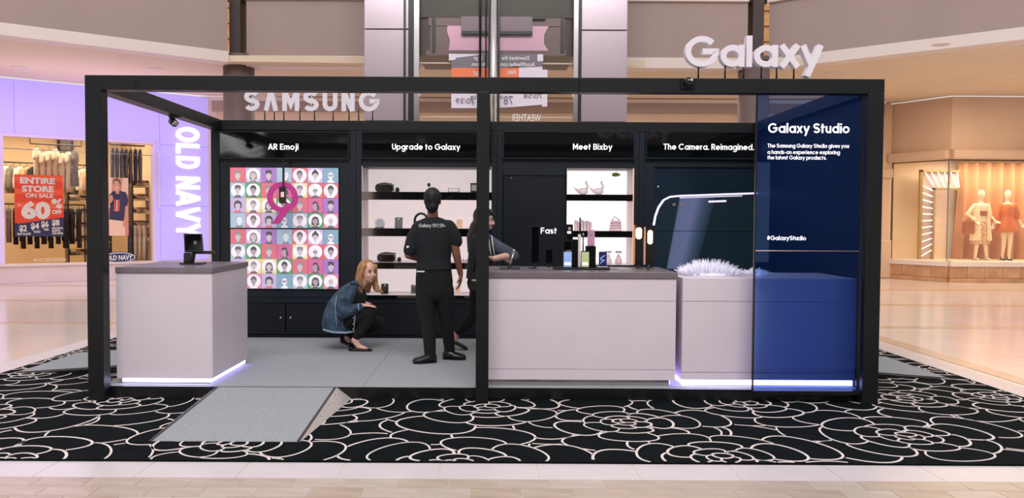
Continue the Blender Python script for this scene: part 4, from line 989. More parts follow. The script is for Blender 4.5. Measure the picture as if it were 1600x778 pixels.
t = ph('display_phone', 'dark phone topmost of the stack beside the bright shelf', 'phone', 884, 895, 350.5, .66, 'ink', 'gloss', .02, base=czm(375.5, .66), lens=True); wallpaper(t, 886, 892, 365, .66, .02)
ph('silver_slab', 'thin white slab standing between blue and green screens', 'display', 903.5, 907.5, 366, .58, 'card', 'card', .06)
t = thing('stylus_pen', 'black stylus pen upright on the white slab', 'pen', (cxm(906, .6), .6, czm(366, .6)))
MB().tube([(cxm(906, .6), .61, czm(366, .6)), (cxm(906, .6), .61, czm(341, .6))], [.008, .007], 8).build('pen_barrel', 'ink', t); MB().ell((cxm(906, .6), .61, czm(341, .6)), (.008, .008, .008), 8, 6).build('pen_cap', 'steel', t)
t = thing('stylus_pen', 'grey stylus pen standing behind the green screen phone', 'pen', (cxm(911, .61), .61, TZ))
MB().tube([(cxm(911, .61), .61, TZ), (cxm(911, .61), .61, czm(366, .61))], [.007, .006], 8).build('pen_barrel', 'steel', t); MB().ell((cxm(911, .61), .61, czm(366, .61)), (.010, .010, .010), 8, 6).build('pen_cap', 'silver', t)
ph('display_block', 'black block standing behind the green screen phone', 'display block', 915.5, 931, 384, .62, 'ink', 'gloss', .05)
ph('display_phone', 'lilac phone topmost on the black block', 'phone', 918, 929, 359, .64, 'slilac', 'slilac', .012, base=czm(384, .64), lens=True)
Y = .58; t = ph('display_phone', 'navy phone with blue wave screen on a white foot', 'phone', 936, 948, 393, Y, 'ink', 'snavy', base=CT + .026)
mb = MB(); c = cxm(942, Y); z = czm(405, Y); mb.ribbon([(c + .02 * math.cos(a * .9 + .6) * (1 if a < 3.5 else -1) , z + .035 - a * .011) for a in np.linspace(0, 6.3, 16)], .008, (0, Y - .002, 0), U, V, N, .002); mb.build('screen_wave', 'sblue', t, recalc=False)
t = thing('white_riser', 'small white riser under the navy phone', 'stand', (cxm(942, Y), Y, TZ)); MB().box(cxm(934, Y), cxm(949.5, Y), Y - .02, Y + .05, TZ, CT + .026).build('foot_block', 'card', t, bevel=.003); MB().box(cxm(936, Y), cxm(947, Y), Y - .022, Y - .02, TZ + .002, TZ + .008).build('foot_label', 'silver', t)
# grey pad
t = thing('counter_pad', 'flat grey pad lying on the worktop right of the phones', 'pad', on(968, .6)); MB().rbox(cxm(951, .6), cxm(985, .6), .5, .68, CT, CT + .006, .01, axis='z').build('pad_sheet', 'silver', t); MB().rbox(cxm(953, .6), cxm(964, .6), .52, .66, CT + .006, CT + .008, .008, axis='z').build('pad_print', 'steel', t)
# warm lamps
M['warm'] = mat('warm_lamp', (255, 226, 170), .4, emit=5.0, ec=(255, 205, 130)); M['copper'] = mat('copper_strip', (214, 168, 140), .25, metal=.6, emit=.15, ec=(255, 190, 140))
for k, (a, b, y0, y1, w0, w1, l0, l1) in enumerate(((990.5, 1005, 351, 412, 993.5, 1002.5, 355, 373), (1007, 1022, 354, 412, 1012, 1019.5, 359, 381))):
    Y = .78; t = thing('lamp_slab', ('black slab lamp with glowing warm capsule beside the bright shelf', 'black slab lamp with glowing warm capsule nearest the fur pad')[k], 'lamp', on((a + b) / 2, Y))
    slab(t, 'slab_body', a, b, y0, y1, Y, .03, 'ink', .004); slab(t, 'edge_strip', a - .5, a + 1.6, y0, y1 + 1, Y - .003, .03, 'copper', .002)
    slab(t, 'lamp_capsule', w0, w1, l0, l1, Y - .012, .014, 'warm', .022, 5)
    MB().tube([(cxm((a + b) / 2, Y), Y + .015, CT), (cxm((a + b) / 2, Y), Y + .015, czm(y1, Y))], .01, 10).build('neck', 'steel', t); foot(t, a + 2, b - 2, Y + .01, .09)
t = thing('cable_post', 'thin steel tether post on the worktop end', 'post', on(1013, .45)); MB().tube([(cxm(1013, .45), .45, CT), (cxm(1013, .45), .45, CT + .045)], .004, 8).build('post_rod', 'steel', t); MB().tube([(cxm(1013, .45), .45, CT), (cxm(1013, .45), .45, CT + .006)], .018, 12).build('post_foot', 'steel', t)
# tablet terminal on the reception counter
Y = .72; t = thing('tablet_terminal', 'black tilted tablet terminal on the reception counter', 'tablet', (cxm(302, Y), Y, LT))
x = cxm(300, Y); z0, z1 = LT, czm(365, Y, 300)
MB().rbox(x - .085, x + .11, Y - .09, Y + .07, LT, LT + .014, .03, axis='z').build('base_plate', 'ink', t)
MB().box(x - .075, x - .02, Y + .0, Y + .05, LT + .014, czm(395, Y, 300)).build('stand_box', 'ink', t, bevel=.005)
MB().tube([(x + .0, Y, LT + .01), (x + .01, Y + .03, LT + .12), (x + .03, Y + .01, LT + .2)], .018, 10).build('arm', 'steel', t)
a = Vector((x - .095, Y + .06, z1)); b = Vector((x + .065, Y + .06, z1 - .0)); c = Vector((x + .11, Y - .03, czm(393, Y, 300))); d = Vector((x - .055, Y - .03, czm(393, Y, 300))); n = (b - a).cross(d - a).normalized() * .018
MB().add([a, b, c, d, a + n, b + n, c + n, d + n], [(0, 1, 2, 3), (7, 6, 5, 4), (0, 4, 5, 1), (1, 5, 6, 2), (2, 6, 7, 3), (3, 7, 4, 0)]).build('tablet', 'ink', t, bevel=.004)
k_ = lambda p: p + ((a + b + c + d) / 4 - p) * .12
n2 = n.normalized()
sc = [k_(p) - n2 * .002 for p in (a, b, c, d)]; MB().add(sc + [p + n2 * .004 for p in sc], [(0, 1, 2, 3), (7, 6, 5, 4), (0, 4, 5, 1), (1, 5, 6, 2), (2, 6, 7, 3), (3, 7, 4, 0)]).build('screen', 'screen', t)
MB().box(x + .02, x + .19, Y + .02, Y + .05, czm(397, Y, 300), czm(392, Y, 300)).build('card_reader', 'ink', t, bevel=.004)

# ================================================================== LEFT STORE
PL = Plane((-10.9, 11.6), (-7.2, 14.4))
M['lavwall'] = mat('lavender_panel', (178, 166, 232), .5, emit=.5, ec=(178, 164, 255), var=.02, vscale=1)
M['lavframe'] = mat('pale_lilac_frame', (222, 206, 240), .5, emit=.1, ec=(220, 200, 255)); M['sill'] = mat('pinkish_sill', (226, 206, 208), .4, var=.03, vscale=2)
M['shopglass'] = glass('shop_glass', (252, 250, 246), .035)
S0 = PL.st(0, 300)[0]; sw0, sw1 = PL.st(6, 300)[0], PL.st(239, 300)[0]; se = PL.st(326, 250)[0]; sb_ = PL.st(250, 250)[0]
zw1, zw0 = 3.25, .40
wl = thing('wall_left', 'lavender lit storefront wall with the OLD NAVY lettering', 'wall', PL.o, PL.rot, kind='structure')
def lp(nm, s0, s1, y0, y1, z0, z1, m_, bev=0): return MB().box(s0, s1, y0, y1, z0, z1).build(nm, m_, wl, local=True, bevel=bev)
s22 = PL.st(22, 180)[0]; g_ = .008
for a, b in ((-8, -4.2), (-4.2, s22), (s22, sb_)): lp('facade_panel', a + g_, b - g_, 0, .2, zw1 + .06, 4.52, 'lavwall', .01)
zs = [.42, PL.st(290, 322)[1], PL.st(290, 228)[1], 4.52]
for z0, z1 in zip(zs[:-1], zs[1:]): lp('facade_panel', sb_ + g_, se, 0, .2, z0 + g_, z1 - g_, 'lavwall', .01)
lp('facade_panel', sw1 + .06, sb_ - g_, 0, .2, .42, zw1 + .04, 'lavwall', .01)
lp('facade_core', -8, se - .01, .05, .24, zw1 + .06, 4.5, 'lavframe')
lp('facade_core', sb_ - .1, se - .01, .05, .24, 0, 4.5, 'lavframe')
lp('end_wall', se, se + .9, .0, .3, 0, 4.52, 'lip')
lp('window_sill', -8, se, -.12, .2, 0, zw0 - .03, 'sill'); lp('sill_cap', -8, se, -.16, .2, zw0 - .03, zw0 + .02, 'lip')
w1 = thing('window_1', 'large storefront window of the lavender store', 'window', PL.o, PL.rot, kind='structure')
for (a, b, z0, z1) in ((-8, sw1, zw1, zw1 + .06), (sw1, sw1 + .06, zw0, zw1 + .06), (sw0 - .25, sw0, zw0, zw1)): MB().box(a, b, -.03, .16, z0, z1).build('window_frame', 'lavframe', w1, local=True)
sj = PL.st(134, 300)[0]
for a, b in ((-8, sw0 - .26), (sw0 + .005, sj - .004), (sj + .004, sw1 - .005)): MB().box(a, b, .05, .062, zw0 + .02, zw1).build('window_pane', 'shopglass', w1, local=True)
MB().box(sw0, sw1, .04, .07, PL.st(100, 236)[1] - .008, PL.st(100, 236)[1] + .008).build('glazing_bar', 'chrome', w1, local=True)
MB().box(sw1 + .1, sw1 + .16, -.06, 0, PL.st(247, 268)[1] - .9, PL.st(247, 238)[1]).build('door_pull', 'lavframe', wl, local=True)
# interior shell
M['inwall'] = mat('store_wall', (232, 206, 168), .8, var=.05, vscale=1.0); M['infloor'] = mat('store_floor', (190, 150, 104), .4, var=.15, vscale=3); M['inceil'] = mat('store_ceiling', (230, 208, 176), .8, var=.05)
inr = thing('wall_store_interior', 'warm interior walls of the lavender store', 'wall', PL.o, PL.rot, kind='structure')
MB().box(-8, sw1 + .4, 4.6, 4.7, 0, 4.3).build('rear_wall', 'inwall', inr, local=True); MB().box(sw1 + .35, sw1 + .42, .3, 4.6, 0, 4.3).build('end_wall', 'inwall', inr, local=True)
MB().box(-8, sw1 + .4, .25, 4.6, .0, .06).build('store_floor', 'infloor', inr, local=True); MB().box(-8, sw1 + .4, .25, 4.6, 4.2, 4.3).build('store_ceiling', 'inceil', inr, local=True)
M['tube'] = mat('store_tube', (255, 248, 235), .5, emit=6.0, ec=(255, 236, 205))
def Lw(s, y, z): 
    p = PL.o + PL.u * s + PL.n * y; return Vector((p.x, p.y, z))
def lthing(nm, lb, cat, s, y, z, group=None): return thing(nm, lb, cat, Lw(s, y, z), PL.rot, group)
for k, (s_, y_) in enumerate(((-.3, 1.2), (.9, 2.4), (2.2, 3.4), (-2.6, 2.2))):
    t = lthing('strip_light', ('nearest white strip light hanging in the store window', 'second strip light on the store ceiling', 'deepest strip light on the store ceiling', 'strip light beyond the store window edge')[k], 'light', s_, y_, 3.9)
    MB().box(-.8, .8, -.05, .05, 0, .06).build('diffuser', 'tube', t, local=True); MB().box(-.82, .82, -.06, .06, .06, .1).build('housing', 'card', t, local=True)
    for q in (-.6, .6): MB().tube([(q, 0, .1), (q, 0, .3)], .006, 6).build('hanger', 'steel', t, local=True)
la = area('store_glow', Lw(1.0, 2.2, 3.8), 3.5, 170, (1, .87, .68), sy=2.5); la.rotation_euler = (0, 0, PL.rot)
# sale sign
def on_glass(px, py, off=-.02): return PL.st(px, py, off)
M['sred'] = mat('sale_red', (226, 74, 50), .5, emit=.1, ec=(226, 74, 50)); M['sred2'] = mat('sale_red_light', (238, 100, 66), .5, emit=.1, ec=(238, 100, 66)); M['snv'] = mat('sale_navy', (44, 54, 98), .5, emit=.06)
sg0, szt = PL.st(22, 272, .1); sg1, szb = PL.st(100, 369, .1)
t = lthing('sale_sign', 'red and navy ENTIRE STORE ON SALE sign hung in the window', 'sign', 0, .1, szb)
lz = lambda py: PL.st(60, py, .1)[1] - szb
zt0 = szt - szb; nb = lz(349)
Yn = Vector((0, -1, 0))
MB().box(sg0, sg1, -.006, .006, nb, zt0).build('upper_sheet', 'sred', t, local=True)
for k in range(3): MB().box(sg0, sg1, -.008, -.006, zt0 * (.9 - k * .22), zt0 * (.99 - k * .22)).build('stripe', 'sred2', t, local=True)
MB().prism([(sg0, 0), (sg1, 0), (sg1, nb + .14), (sg0, nb - .02)], (0, -.009, 0), U, V, Vector((0, 1, 0)), .012).build('lower_sheet', 'snv', t, local=True)
def st_text(txt, px0, px1, py, hpx, bold=.03, font=True, wt=.2):
    mb = MB(); a = PL.st(px0, py, .1); b = PL.st(px1, py, .1); h = hpx / FPX * 19
    put_text(mb, txt, (a[0], -.01, a[1] - szb), U, V, Yn, h, b[0] - a[0], bold, 0, .004); mb.build('lettering', 'teewhite', t, local=True, recalc=False)
for q in (('ENTiRE', 31, 86, 286, 9, .05), ('STORE', 34, 84, 299, 9, .05), ('ON SALE', 40, 83, 308, 6, .04), ('60', 33, 79, 340, 24, .06), ('%', 80, 97, 325, 14, .05), ('OFF', 81, 96, 334, 6, .05), ('UP TO', 27.5, 32.5, 322, 3, .05),
          ('$2', 30, 42, 361, 9, .04), ('$4', 48, 61, 357.5, 9, .04), ('$6', 64, 76, 354.5, 9, .04), ('$8', 81, 93, 352, 9, .04), ('FLIP FLOPS', 27, 48, 367, 3, .05), ('TANKS', 52, 63, 363.5, 3, .05), ('TEES', 68, 76, 360, 3, .05), ('SHORTS', 81, 98, 358, 3, .05), ('SKIRTS', 81, 94, 362, 3, .05), ('AND MORE', 81, 98, 366, 3, .05)): st_text(*q)
# photo poster of a shopper
pg0, pzt = PL.st(164, 277, .1); pg1, pzb = PL.st(201, 368, .1)
t = lthing('photo_poster', 'poster of a smiling shopper in a navy shirt beside the black post', 'poster', 0, .1, pzb)
W_, H_ = pg1 - pg0, pzt - pzb
M['pinkbg'] = mat('poster_pink', (226, 150, 140), .6, emit=.12); M['pskin'] = mat('poster_skin', (222, 168, 140), .6, emit=.1); M['phair'] = mat('poster_hair', (84, 54, 44), .6); M['pnavy'] = mat('poster_shirt', (62, 58, 104), .6, emit=.05); M['ppeach'] = mat('poster_pale', (246, 214, 200), .6, emit=.15); M['pcoral'] = mat('poster_coral', (232, 112, 88), .6, emit=.1)
def pp(poly, m_, lay, nm): MB().prism([(pg0 + a * W_, b * H_) for a, b in poly], (0, -.006 - lay * .001, 0), U, V, Vector((0, 1, 0)), .0012).build(nm, m_, t, local=True)
MB().box(pg0, pg1, -.006, .006, 0, H_).build('sheet', 'pinkbg', t, local=True)
pp([(0, .45), (.25, .5), (.3, 1), (0, 1)], 'ppeach', 1, 'printed_light'); pp([(.7, .7), (1, .72), (1, 1), (.75, 1)], 'ppeach', 1, 'printed_light'); pp([(0, 0), (.45, 0), (.5, .2), (.1, .28), (0, .25)], 'pcoral', 1, 'printed_shorts')
pp([(.15, 0), (.85, 0), (.82, .28), (.15, .3)], 'ppeach', 2, 'printed_shorts'); pp([(.15, .28), (.8, .25), (.86, .5), (.95, .52), (1, .62), (.9, .75), (.62, .78), (.5, .74), (.36, .78), (.14, .68), (.2, .5)], 'pnavy', 3, 'printed_shirt')
pp([(.86, .52), (1, .5), (.95, .3), (.8, .14), (.72, .18), (.84, .34)], 'pskin', 4, 'printed_arm'); pp([(.05, .6), (.2, .55), (.35, .62), (.3, .7), (.12, .68), (.02, .8), (-.0, .7)], 'pskin', 4, 'printed_arm')
pp([(.46, .72), (.6, .72), (.6, .82), (.46, .82)], 'pskin', 4, 'printed_neck'); pp(circ(.5, .9, .17, .09, 16), 'phair', 5, 'printed_hair'); pp(circ(.49, .865, .145, .085, 16), 'pskin', 6, 'printed_face')
pp([(.42, .83), (.56, .835), (.5, .81)], 'ppeach', 7, 'printed_smile'); pp([(.40, .885), (.44, .885), (.44, .893), (.4, .893)], 'phair', 7, 'printed_eye'); pp([(.53, .888), (.57, .888), (.57, .896), (.53, .896)], 'phair', 7, 'printed_eye')
for k in range(3): pp([(.36 + .09 * k, .42), (.42 + .09 * k, .42), (.45 + .09 * k, .62), (.39 + .09 * k, .62)], ('pcoral', 'ppeach', 'pcoral')[k], 4, 'printed_stripe')
# small oval sign at the sill
ov0, ovz = PL.st(160, 403, -.02); ov1, _ = PL.st(213, 403, -.02); c = (ov0 + ov1) / 2
t = lthing('oval_sign', 'navy oval OLD NAVY sign at the window foot', 'sign', c, .02, zw0 + .02)
oz = ovz - zw0 - .02; rx = (ov1 - ov0) / 2
MB().prism(circ(0, oz, rx, .14, 30), (0, -.02, 0), U, V, Vector((0, 1, 0)), .03).build('plate', 'snv', t, local=True)
mb = MB(); mb.ribbon(circ(0, oz, rx - .03, .115, 30), .018, (0, -.02, 0), U, V, Yn, .004, 0, True); mb.build('rim', 'teewhite', t, local=True)
mb = MB(); put_text(mb, 'OLD NAVY', (-rx * .78, -.024, oz - .055), U, V, Yn, .115, rx * 1.56, .035, 0, .002); mb.build('lettering', 'teewhite', t, local=True, recalc=False)
for q in (-.2, .2): MB().box(q - .015, q + .015, -.01, .01, 0, max(.02, oz - .1)).build('sign_leg', 'steel', t, local=True)
# word reflected in the glass, modelled as pale letters
e0s, e0z = PL.st(52, 411, -.005); e1s, _ = PL.st(103, 411, -.005)
t = lthing('window_decal', 'reflected escandalo word set as pale letters low on the store glass', 'decal', e0s, -.002, e0z + .03); mb = MB(); stroke_text(mb, 'escandalo', (0, 0, 0), U, V, Yn, .10, e1s - e0s, .14, .1, .003); mb.build('lettering', 'inceil', t, local=True, recalc=False)
# vertical name
vs0, vz1 = PL.st(274, 198); vs1, vz0 = PL.st(312, 370)
t = lthing('store_name_sign', 'large white OLD NAVY letters running down the lavender wall', 'sign', vs0, -.07, vz0)
L, Wd = stroke_layout('OLD NAVY', .18, .13, 1.0); k_ = (vz1 - vz0) / Wd; hh = vs1 - vs0
M['bigletter'] = mat('lit_white_letter', (250, 246, 255), .4, emit=.5)
for ch, x, st in L:
    if not st: continue
    mb = MB()
    for j_, (pts, closed) in enumerate(st): mb.ribbon([((a + x) * k_ / hh, b) for a, b in pts], .19, (0, .07, vz1 - vz0), -V * hh, U * hh, Yn, .07 + .002 * j_, 0, closed)
    mb.build('letter', 'bigletter', t, local=True, recalc=False)
a0, z0_ = PL.st(277, 180); a1, z1_ = PL.st(306, 186)
t = lthing('wall_strip', 'short white strip on the lavender wall above the letter O', 'sign', a0, -.02, z1_ - .1); MB().prism([(0, .12), (0, .18), (a1 - a0, .06), (a1 - a0, 0)], (0, 0, 0), U, V, Vector((0, 1, 0)), .02).build('strip_bar', 'bigletter', t, local=True); MB().prism([(0, .11), (0, .12), (a1 - a0, 0), (a1 - a0, -.01)], (0, .0, 0), U, V, Vector((0, 1, 0)), .02).build('strip_edge', 'lavframe', t, local=True)
# garments
M['denim_a'] = mat('dark_denim', (58, 62, 78), .85, var=.2, vscale=10, bump=.4, bscale=30); M['denim_b'] = mat('grey_denim', (112, 110, 118), .85, var=.2, vscale=10, bump=.4, bscale=30); M['denim_c'] = mat('pale_trouser', (206, 190, 164), .85, var=.1, vscale=10)
M['blackcloth'] = mat('black_cloth', (40, 38, 44), .9, var=.25, vscale=8, bump=.4, bscale=20); M['greycloth'] = mat('grey_cloth', (128, 118, 112), .9, var=.2, vscale=8); M['tanfold'] = mat('tan_fold', (196, 156, 112), .9, var=.2, vscale=9); M['whitecloth'] = mat('cream_cloth', (238, 222, 196), .9, var=.1, vscale=8, bump=.3, bscale=15)
def trousers(m_, h):
    mb = MB(); r = random.random() * .03
    mb.vloft([(0, 0, 0, .17, .035), (0, 0, -.1, .18, .045), (0, 0, -.28, .19, .05), (0, 0, -.34, .15, .04)], 12)
    for s_ in (-1, 1): mb.vloft([(s_ * .085, 0, -.26, .09, .045), (s_ * .09, 0, -h * .6, .075, .04), (s_ * (.085 + r), 0, -h, .07, .035)], 10)
    return mb.mesh('trousers', m_)
def jacket(m_, h):
    mb = MB(); mb.vloft([(0, 0, 0, .05, .04), (0, 0, -.05, .16, .06), (0, 0, -.12, .2, .05), (0, 0, -h * .6, .17, .05), (0, 0, -h, .19, .055)], 12)
    for s_ in (-1, 1): mb.chain([((s_ * .17, 0, -.1), .055), ((s_ * .22, .01, -.4), .045), ((s_ * .2, .02, -h * .8), .04)], 0, 8)
    return mb.mesh('jacket', m_)
def dress(m_, h):
    mb = MB(); mb.vloft([(0, 0, 0, .04, .03), (0, 0, -.06, .15, .06), (0, 0, -.2, .14, .07), (0, 0, -.45, .13, .06), (0, 0, -h, .22, .07)], 14)
    for s_ in (-1, 1): mb.chain([((s_ * .13, 0, -.07), .05), ((s_ * .2, 0, -.25), .05)], 0, 8)
    return mb.mesh('dress', m_)
def hanger(): return MB().tube([(-.17, 0, -.03), (0, 0, .03), (.17, 0, -.03)], .006, 6).tube([(0, 0, .03), (0, 0, .09), (.03, 0, .11)], .005, 6).mesh('hanger', 'steel')
HG = hanger()
def garment(nm, me, lb, cat, s_, y_, z_, group, rz=0):
    t = thing(nm, lb, cat, Lw(s_, y_, z_), PL.rot + rz, group); link(nm + '_cloth', me, t); o = link('hanger', HG, t); return t
def rail(s0, s1, y_, z_, lb, legs=True):
    t = lthing('clothes_rail', lb, 'rail', (s0 + s1) / 2, y_, .06); w = (s1 - s0) / 2
    MB().tube([(-w, 0, z_ - .06), (w, 0, z_ - .06)], .018, 8).build('rail_bar', 'steel', t, local=True)
    for q in ((-w, w) if legs else ()): MB().tube([(q, 0, 0), (q, 0, z_ - .06)], .02, 8).build('leg', 'steel', t, local=True)
    if not legs:
        for q in (-w, w): MB().tube([(q, 0, z_ - .06), (q, 0, 4.14)], .01, 8).build('hanging_rod', 'steel', t, local=True)
def sw(px, off): return PL.st(px, 300, off)[0]
def sz(px, py, off): return PL.st(px, py, off)[1]
# jeans high above the poster
yj = 1.0; z = sz(195, 233, yj); rail(sw(172, yj), sw(226, yj), yj, z + .1, 'high rail of jeans above the shopper poster', False)
mj = [trousers(m_, .85) for m_ in ('denim_a', 'denim_b', 'denim_c')]
for k in range(7): garment('jeans', mj[(0, 0, 1, 1, 1, 0, 1)[k]], 'jeans hanging %s from the post above the shopper poster' % ORD[k], 'jeans', sw(176 + 7.2 * k, yj), yj + rnd(-.03, .03), z, 'jeans above the poster', math.radians(82))
# white dresses top left
yd = 1.6; z = sz(75, 232, yd); rail(sw(48, yd), sw(128, yd), yd, z + .1, 'high rail of cream dresses above the sale sign', False)
md = [dress('whitecloth', 1.0), dress('greycloth', .9)]
for k in range(7): garment('dress', md[1 if k == 6 else 0], 'cream dress, %s from the picture edge, high above the sale sign' % ORD[k] if k < 6 else 'grey dress hanging high beside the black post', 'dress', sw(58 + 10 * k, yd), yd, z - (.0, .1, .05)[k % 3], 'dresses above the sale sign', math.radians(68))
# dark jackets behind the sale sign
yk = 1.2; z = sz(80, 326, yk); rail(sw(-4, yk), sw(132, yk), yk, z + .1, 'low rail of dark jackets behind the sale sign')
mk = [jacket('blackcloth', .85), jacket('blackcloth', .95), jacket('greycloth', .8)]
for k in range(12): garment('jacket', mk[2 if k in (0, 1) else k % 2], 'dark jacket, %s from the picture edge on the low rail' % ORD[k] if k > 1 else ('grey jacket outermost on the low rail at the picture edge', 'grey jacket next to the outermost one on the low rail')[k], 'jacket', sw(2 + 11 * k, yk), yk + rnd(-.04, .04), z, 'jackets on the low rail' if k > 1 else 'grey jackets', math.radians(85 + rnd(-4, 4)))
# mixed tops along the rear wall
yr = 3.6; z = sz(80, 262, yr); rail(sw(4, yr), sw(160, yr), yr, z + .1, 'rear wall rail of mixed tops deep in the store', False)
mt_ = [jacket(m_, .7) for m_ in ('whitecloth', 'greycloth', 'blackcloth', 'tanfold')]
for k in range(14): garment('top', mt_[(0, 1, 0, 3, 2, 0, 1, 3, 0, 2, 1, 0, 3, 0)[k]], 'hanging top, %s from the picture edge on the rear wall rail' % ORD[k], 'top', sw(10 + 11 * k, yr), yr, z, 'tops on the rear rail', math.radians(40 + rnd(-10, 10)))
# pale trousers by the right frame
yp = .7; z = sz(216, 352, yp); rail(sw(200, yp), sw(228, yp), yp, z + .1, 'short rail of pale trousers beside the window frame')
mp_ = [trousers('denim_c', .95), trousers('denim_a', .95)]
for k in range(4): garment('trousers', mp_[1 if k == 0 else 0], 'pale trousers, %s from the shopper poster, beside the window frame' % ORD[k] if k else 'dark trousers hanging beside the shopper poster', 'trousers', sw(204 + 7 * k, yp), yp, z, 'trousers by the window frame' if k else None, math.radians(72))
# folded stacks on wall shelves
M['darkfold'] = mat('dark_fold', (58, 52, 54), .9, var=.2, vscale=9)
def shelf_unit(s0, s1, y_, zs_, lb, ms, lb2, grp, n_):
    t = lthing('shelf_rack', lb, 'shelf', (s0 + s1) / 2, y_, .06); w = (s1 - s0) / 2
    for q in (-w, w): MB().box(q - .02, q + .02, -.2, .2, 0, zs_[-1] + .3 - .06).build('upright', 'steel', t, local=True)
    for z in zs_: MB().box(-w, w, -.2, .2, z - .09, z - .06).build('shelf_board', 'inceil', t, local=True)
    for z in zs_:
        for k in range(n_):
            s_ = s0 + .16 + (s1 - s0 - .32) * k / max(1, n_ - 1)
            tt = lthing('folded_stack', lb2 % (ORD[k], ORD[len(zs_) - 1 - zs_.index(z)]), 'folded clothes', s_, y_ - .02, z - .03, grp)
            for j in range(3): MB().rbox(-.12 + rnd(0, .01), .12, -.16, .16, j * .06, j * .06 + .055, .02, axis='y').build('folded_garment', ms[(k + j) % len(ms)], tt, local=True)
shelf_unit(sw(204, 1.9), sw(232, 1.9), 1.9, [.9, 1.25, 1.6, 1.95, 2.3], 'wall shelf of folded tops right of the shopper poster', ['tanfold', 'darkfold', 'whitecloth'], 'folded tops, %s stack along the %s shelf down beside the shopper poster', 'folded tops by the poster', 3)
shelf_unit(sw(104, 2.6), sw(170, 2.6), 2.6, [.5, .85, 1.2, 1.55, 1.9], 'low wall shelf of folded clothes beside the sale sign', ['darkfold', 'greycloth', 'whitecloth', 'tanfold'], 'folded clothes, %s stack along the %s shelf down beside the sale sign', 'folded clothes by the sale sign', 7)
t = lthing('mirror_frame', 'small dark framed picture high in the store', 'picture', sw(120, 3.0), 4.52, sz(120, 238, 4.5)); MB().box(-.2, .2, 0, .06, 0, .5).build('frame', 'darkfold', t, local=True); MB().box(-.14, .14, -.01, 0, .06, .44).build('print', 'greycloth', t, local=True)

# ================================================================== RIGHT STORE
C_, Mm, D_ = (10.35, 15.0), (11.15, 13.65), (18.5, 13.65)
M['marble'] = [mat('marble_tile', c, .3, var=.12, vscale=3, c2=c2) for c, c2 in (((196, 150, 112), (172, 126, 92)), ((184, 138, 100), (204, 160, 122)), ((206, 164, 128), (180, 136, 100)))]
M['peach'] = mat('peach_wall', (214, 184, 160), .7, var=.03, vscale=1); M['dispwall'] = mat('display_cream', (240, 222, 198), .7, var=.03, vscale=1)
wr = thing('wall_right', 'peach wall with mannequin window on the far side', 'wall', (0, 0, 0), kind='structure')
ZW0, ZW1 = .50, 2.98
PA_ = Plane(C_, Mm); PB_ = Plane(Mm, D_)
M['gold'] = mat('satin_gold', (196, 170, 110), .35, metal=.7, var=.05)
for i_, (P_, nm) in enumerate(((PA_, 'left'), (PB_, 'front'))):
    seg = bpy.data.objects.new('wall_segment', None); COL.objects.link(seg); seg.parent = wr; seg.location = P_.o; seg.rotation_euler = (0, 0, P_.rot)
    def wbx(nm, *a, m_='peach', bev=0): 
        return MB().box(*a).build(nm, m_, seg, local=True, bevel=bev)
    wbx('upper_wall', 0, P_.len, 0, .25, ZW1 + .25, 4.52)
    wbx('cornice', -.02, P_.len, -.18, .25, ZW1 + .02, ZW1 + .25, m_='lip' if False else 'peach', bev=.05)
    wbx('sill', 0, P_.len, -.1, .3, ZW0 - .12, ZW0, m_='lip', bev=.01)
    n_ = max(1, round(P_.len / .42)); wd = P_.len / n_
    for k in range(n_):
        wbx('marble_tile', k * wd + .004, (k + 1) * wd - .004, -.06, .1, .1, ZW0 - .12, m_=random.choice(M['marble']), bev=.004)
    wbx('skirting', 0, P_.len, -.07, .1, 0, .095, m_=M['marble'][1])
    wbx('tile_backing', 0, P_.len, .0, .2, 0, ZW0 - .12, m_=M['marble'][1])
    wd_ = thing('window_%d' % (i_ + 2), ('angled end pane of the mannequin window', 'wide front pane of the mannequin window')[i_], 'window', P_.o, P_.rot, kind='structure')
    MB().box(.01, P_.len - .005, .06, .075, ZW0, ZW1).build('window_pane', 'shopglass', wd_, local=True)
    MB().box(0, P_.len, .04, .1, ZW1, ZW1 + .03).build('window_frame', 'darkbrown', wd_, local=True); MB().box(-.01, .01, .04, .1, ZW0, ZW1).build('window_frame', 'darkbrown' if i_ == 0 else 'chrome', wd_, local=True)
MB().box(9.9, 10.34, 14.95, 15.4, 0, 4.52).build('pilaster', 'peach', wr, bevel=.03); MB().box(9.85, 10.36, 14.9, 15.4, 0, 1.0).build('pilaster_base', 'peach', wr, bevel=.03); MB().box(9.82, 10.36, 14.88, 15.4, 2.6, 2.85).build('pilaster_capital', 'peach', wr, bevel=.03)
MB().box(9.98, 10.1, 14.88, 14.9, .72, .88).build('socket_plate', 'tanwall', wr)
# display room
rb = thing('wall_window_display', 'cream back walls of the mannequin window', 'wall', (0, 0, 0), kind='structure')
BYW = 15.6
MB().box(10.36, 18.5, BYW, BYW + .1, ZW0 - .1, 3.2).build('rear_wall', 'dispwall', rb); fp_ = [(10.48, 15.02), (11.25, 13.76), (18.5, 13.76), (18.5, BYW), (10.48, BYW)]
for nm, z in (('display_floor', ZW0 - .1), ('display_ceiling', ZW1 + .14)): MB().prism(fp_, (0, 0, z), U, Vector((0, 1, 0)), V, .09).build(nm, 'dispwall', rb)
dg_ = area('window_glow', (13.5, 14.6, ZW1 + .12), 4.4, 115, (1, .83, .60), sy=.8)
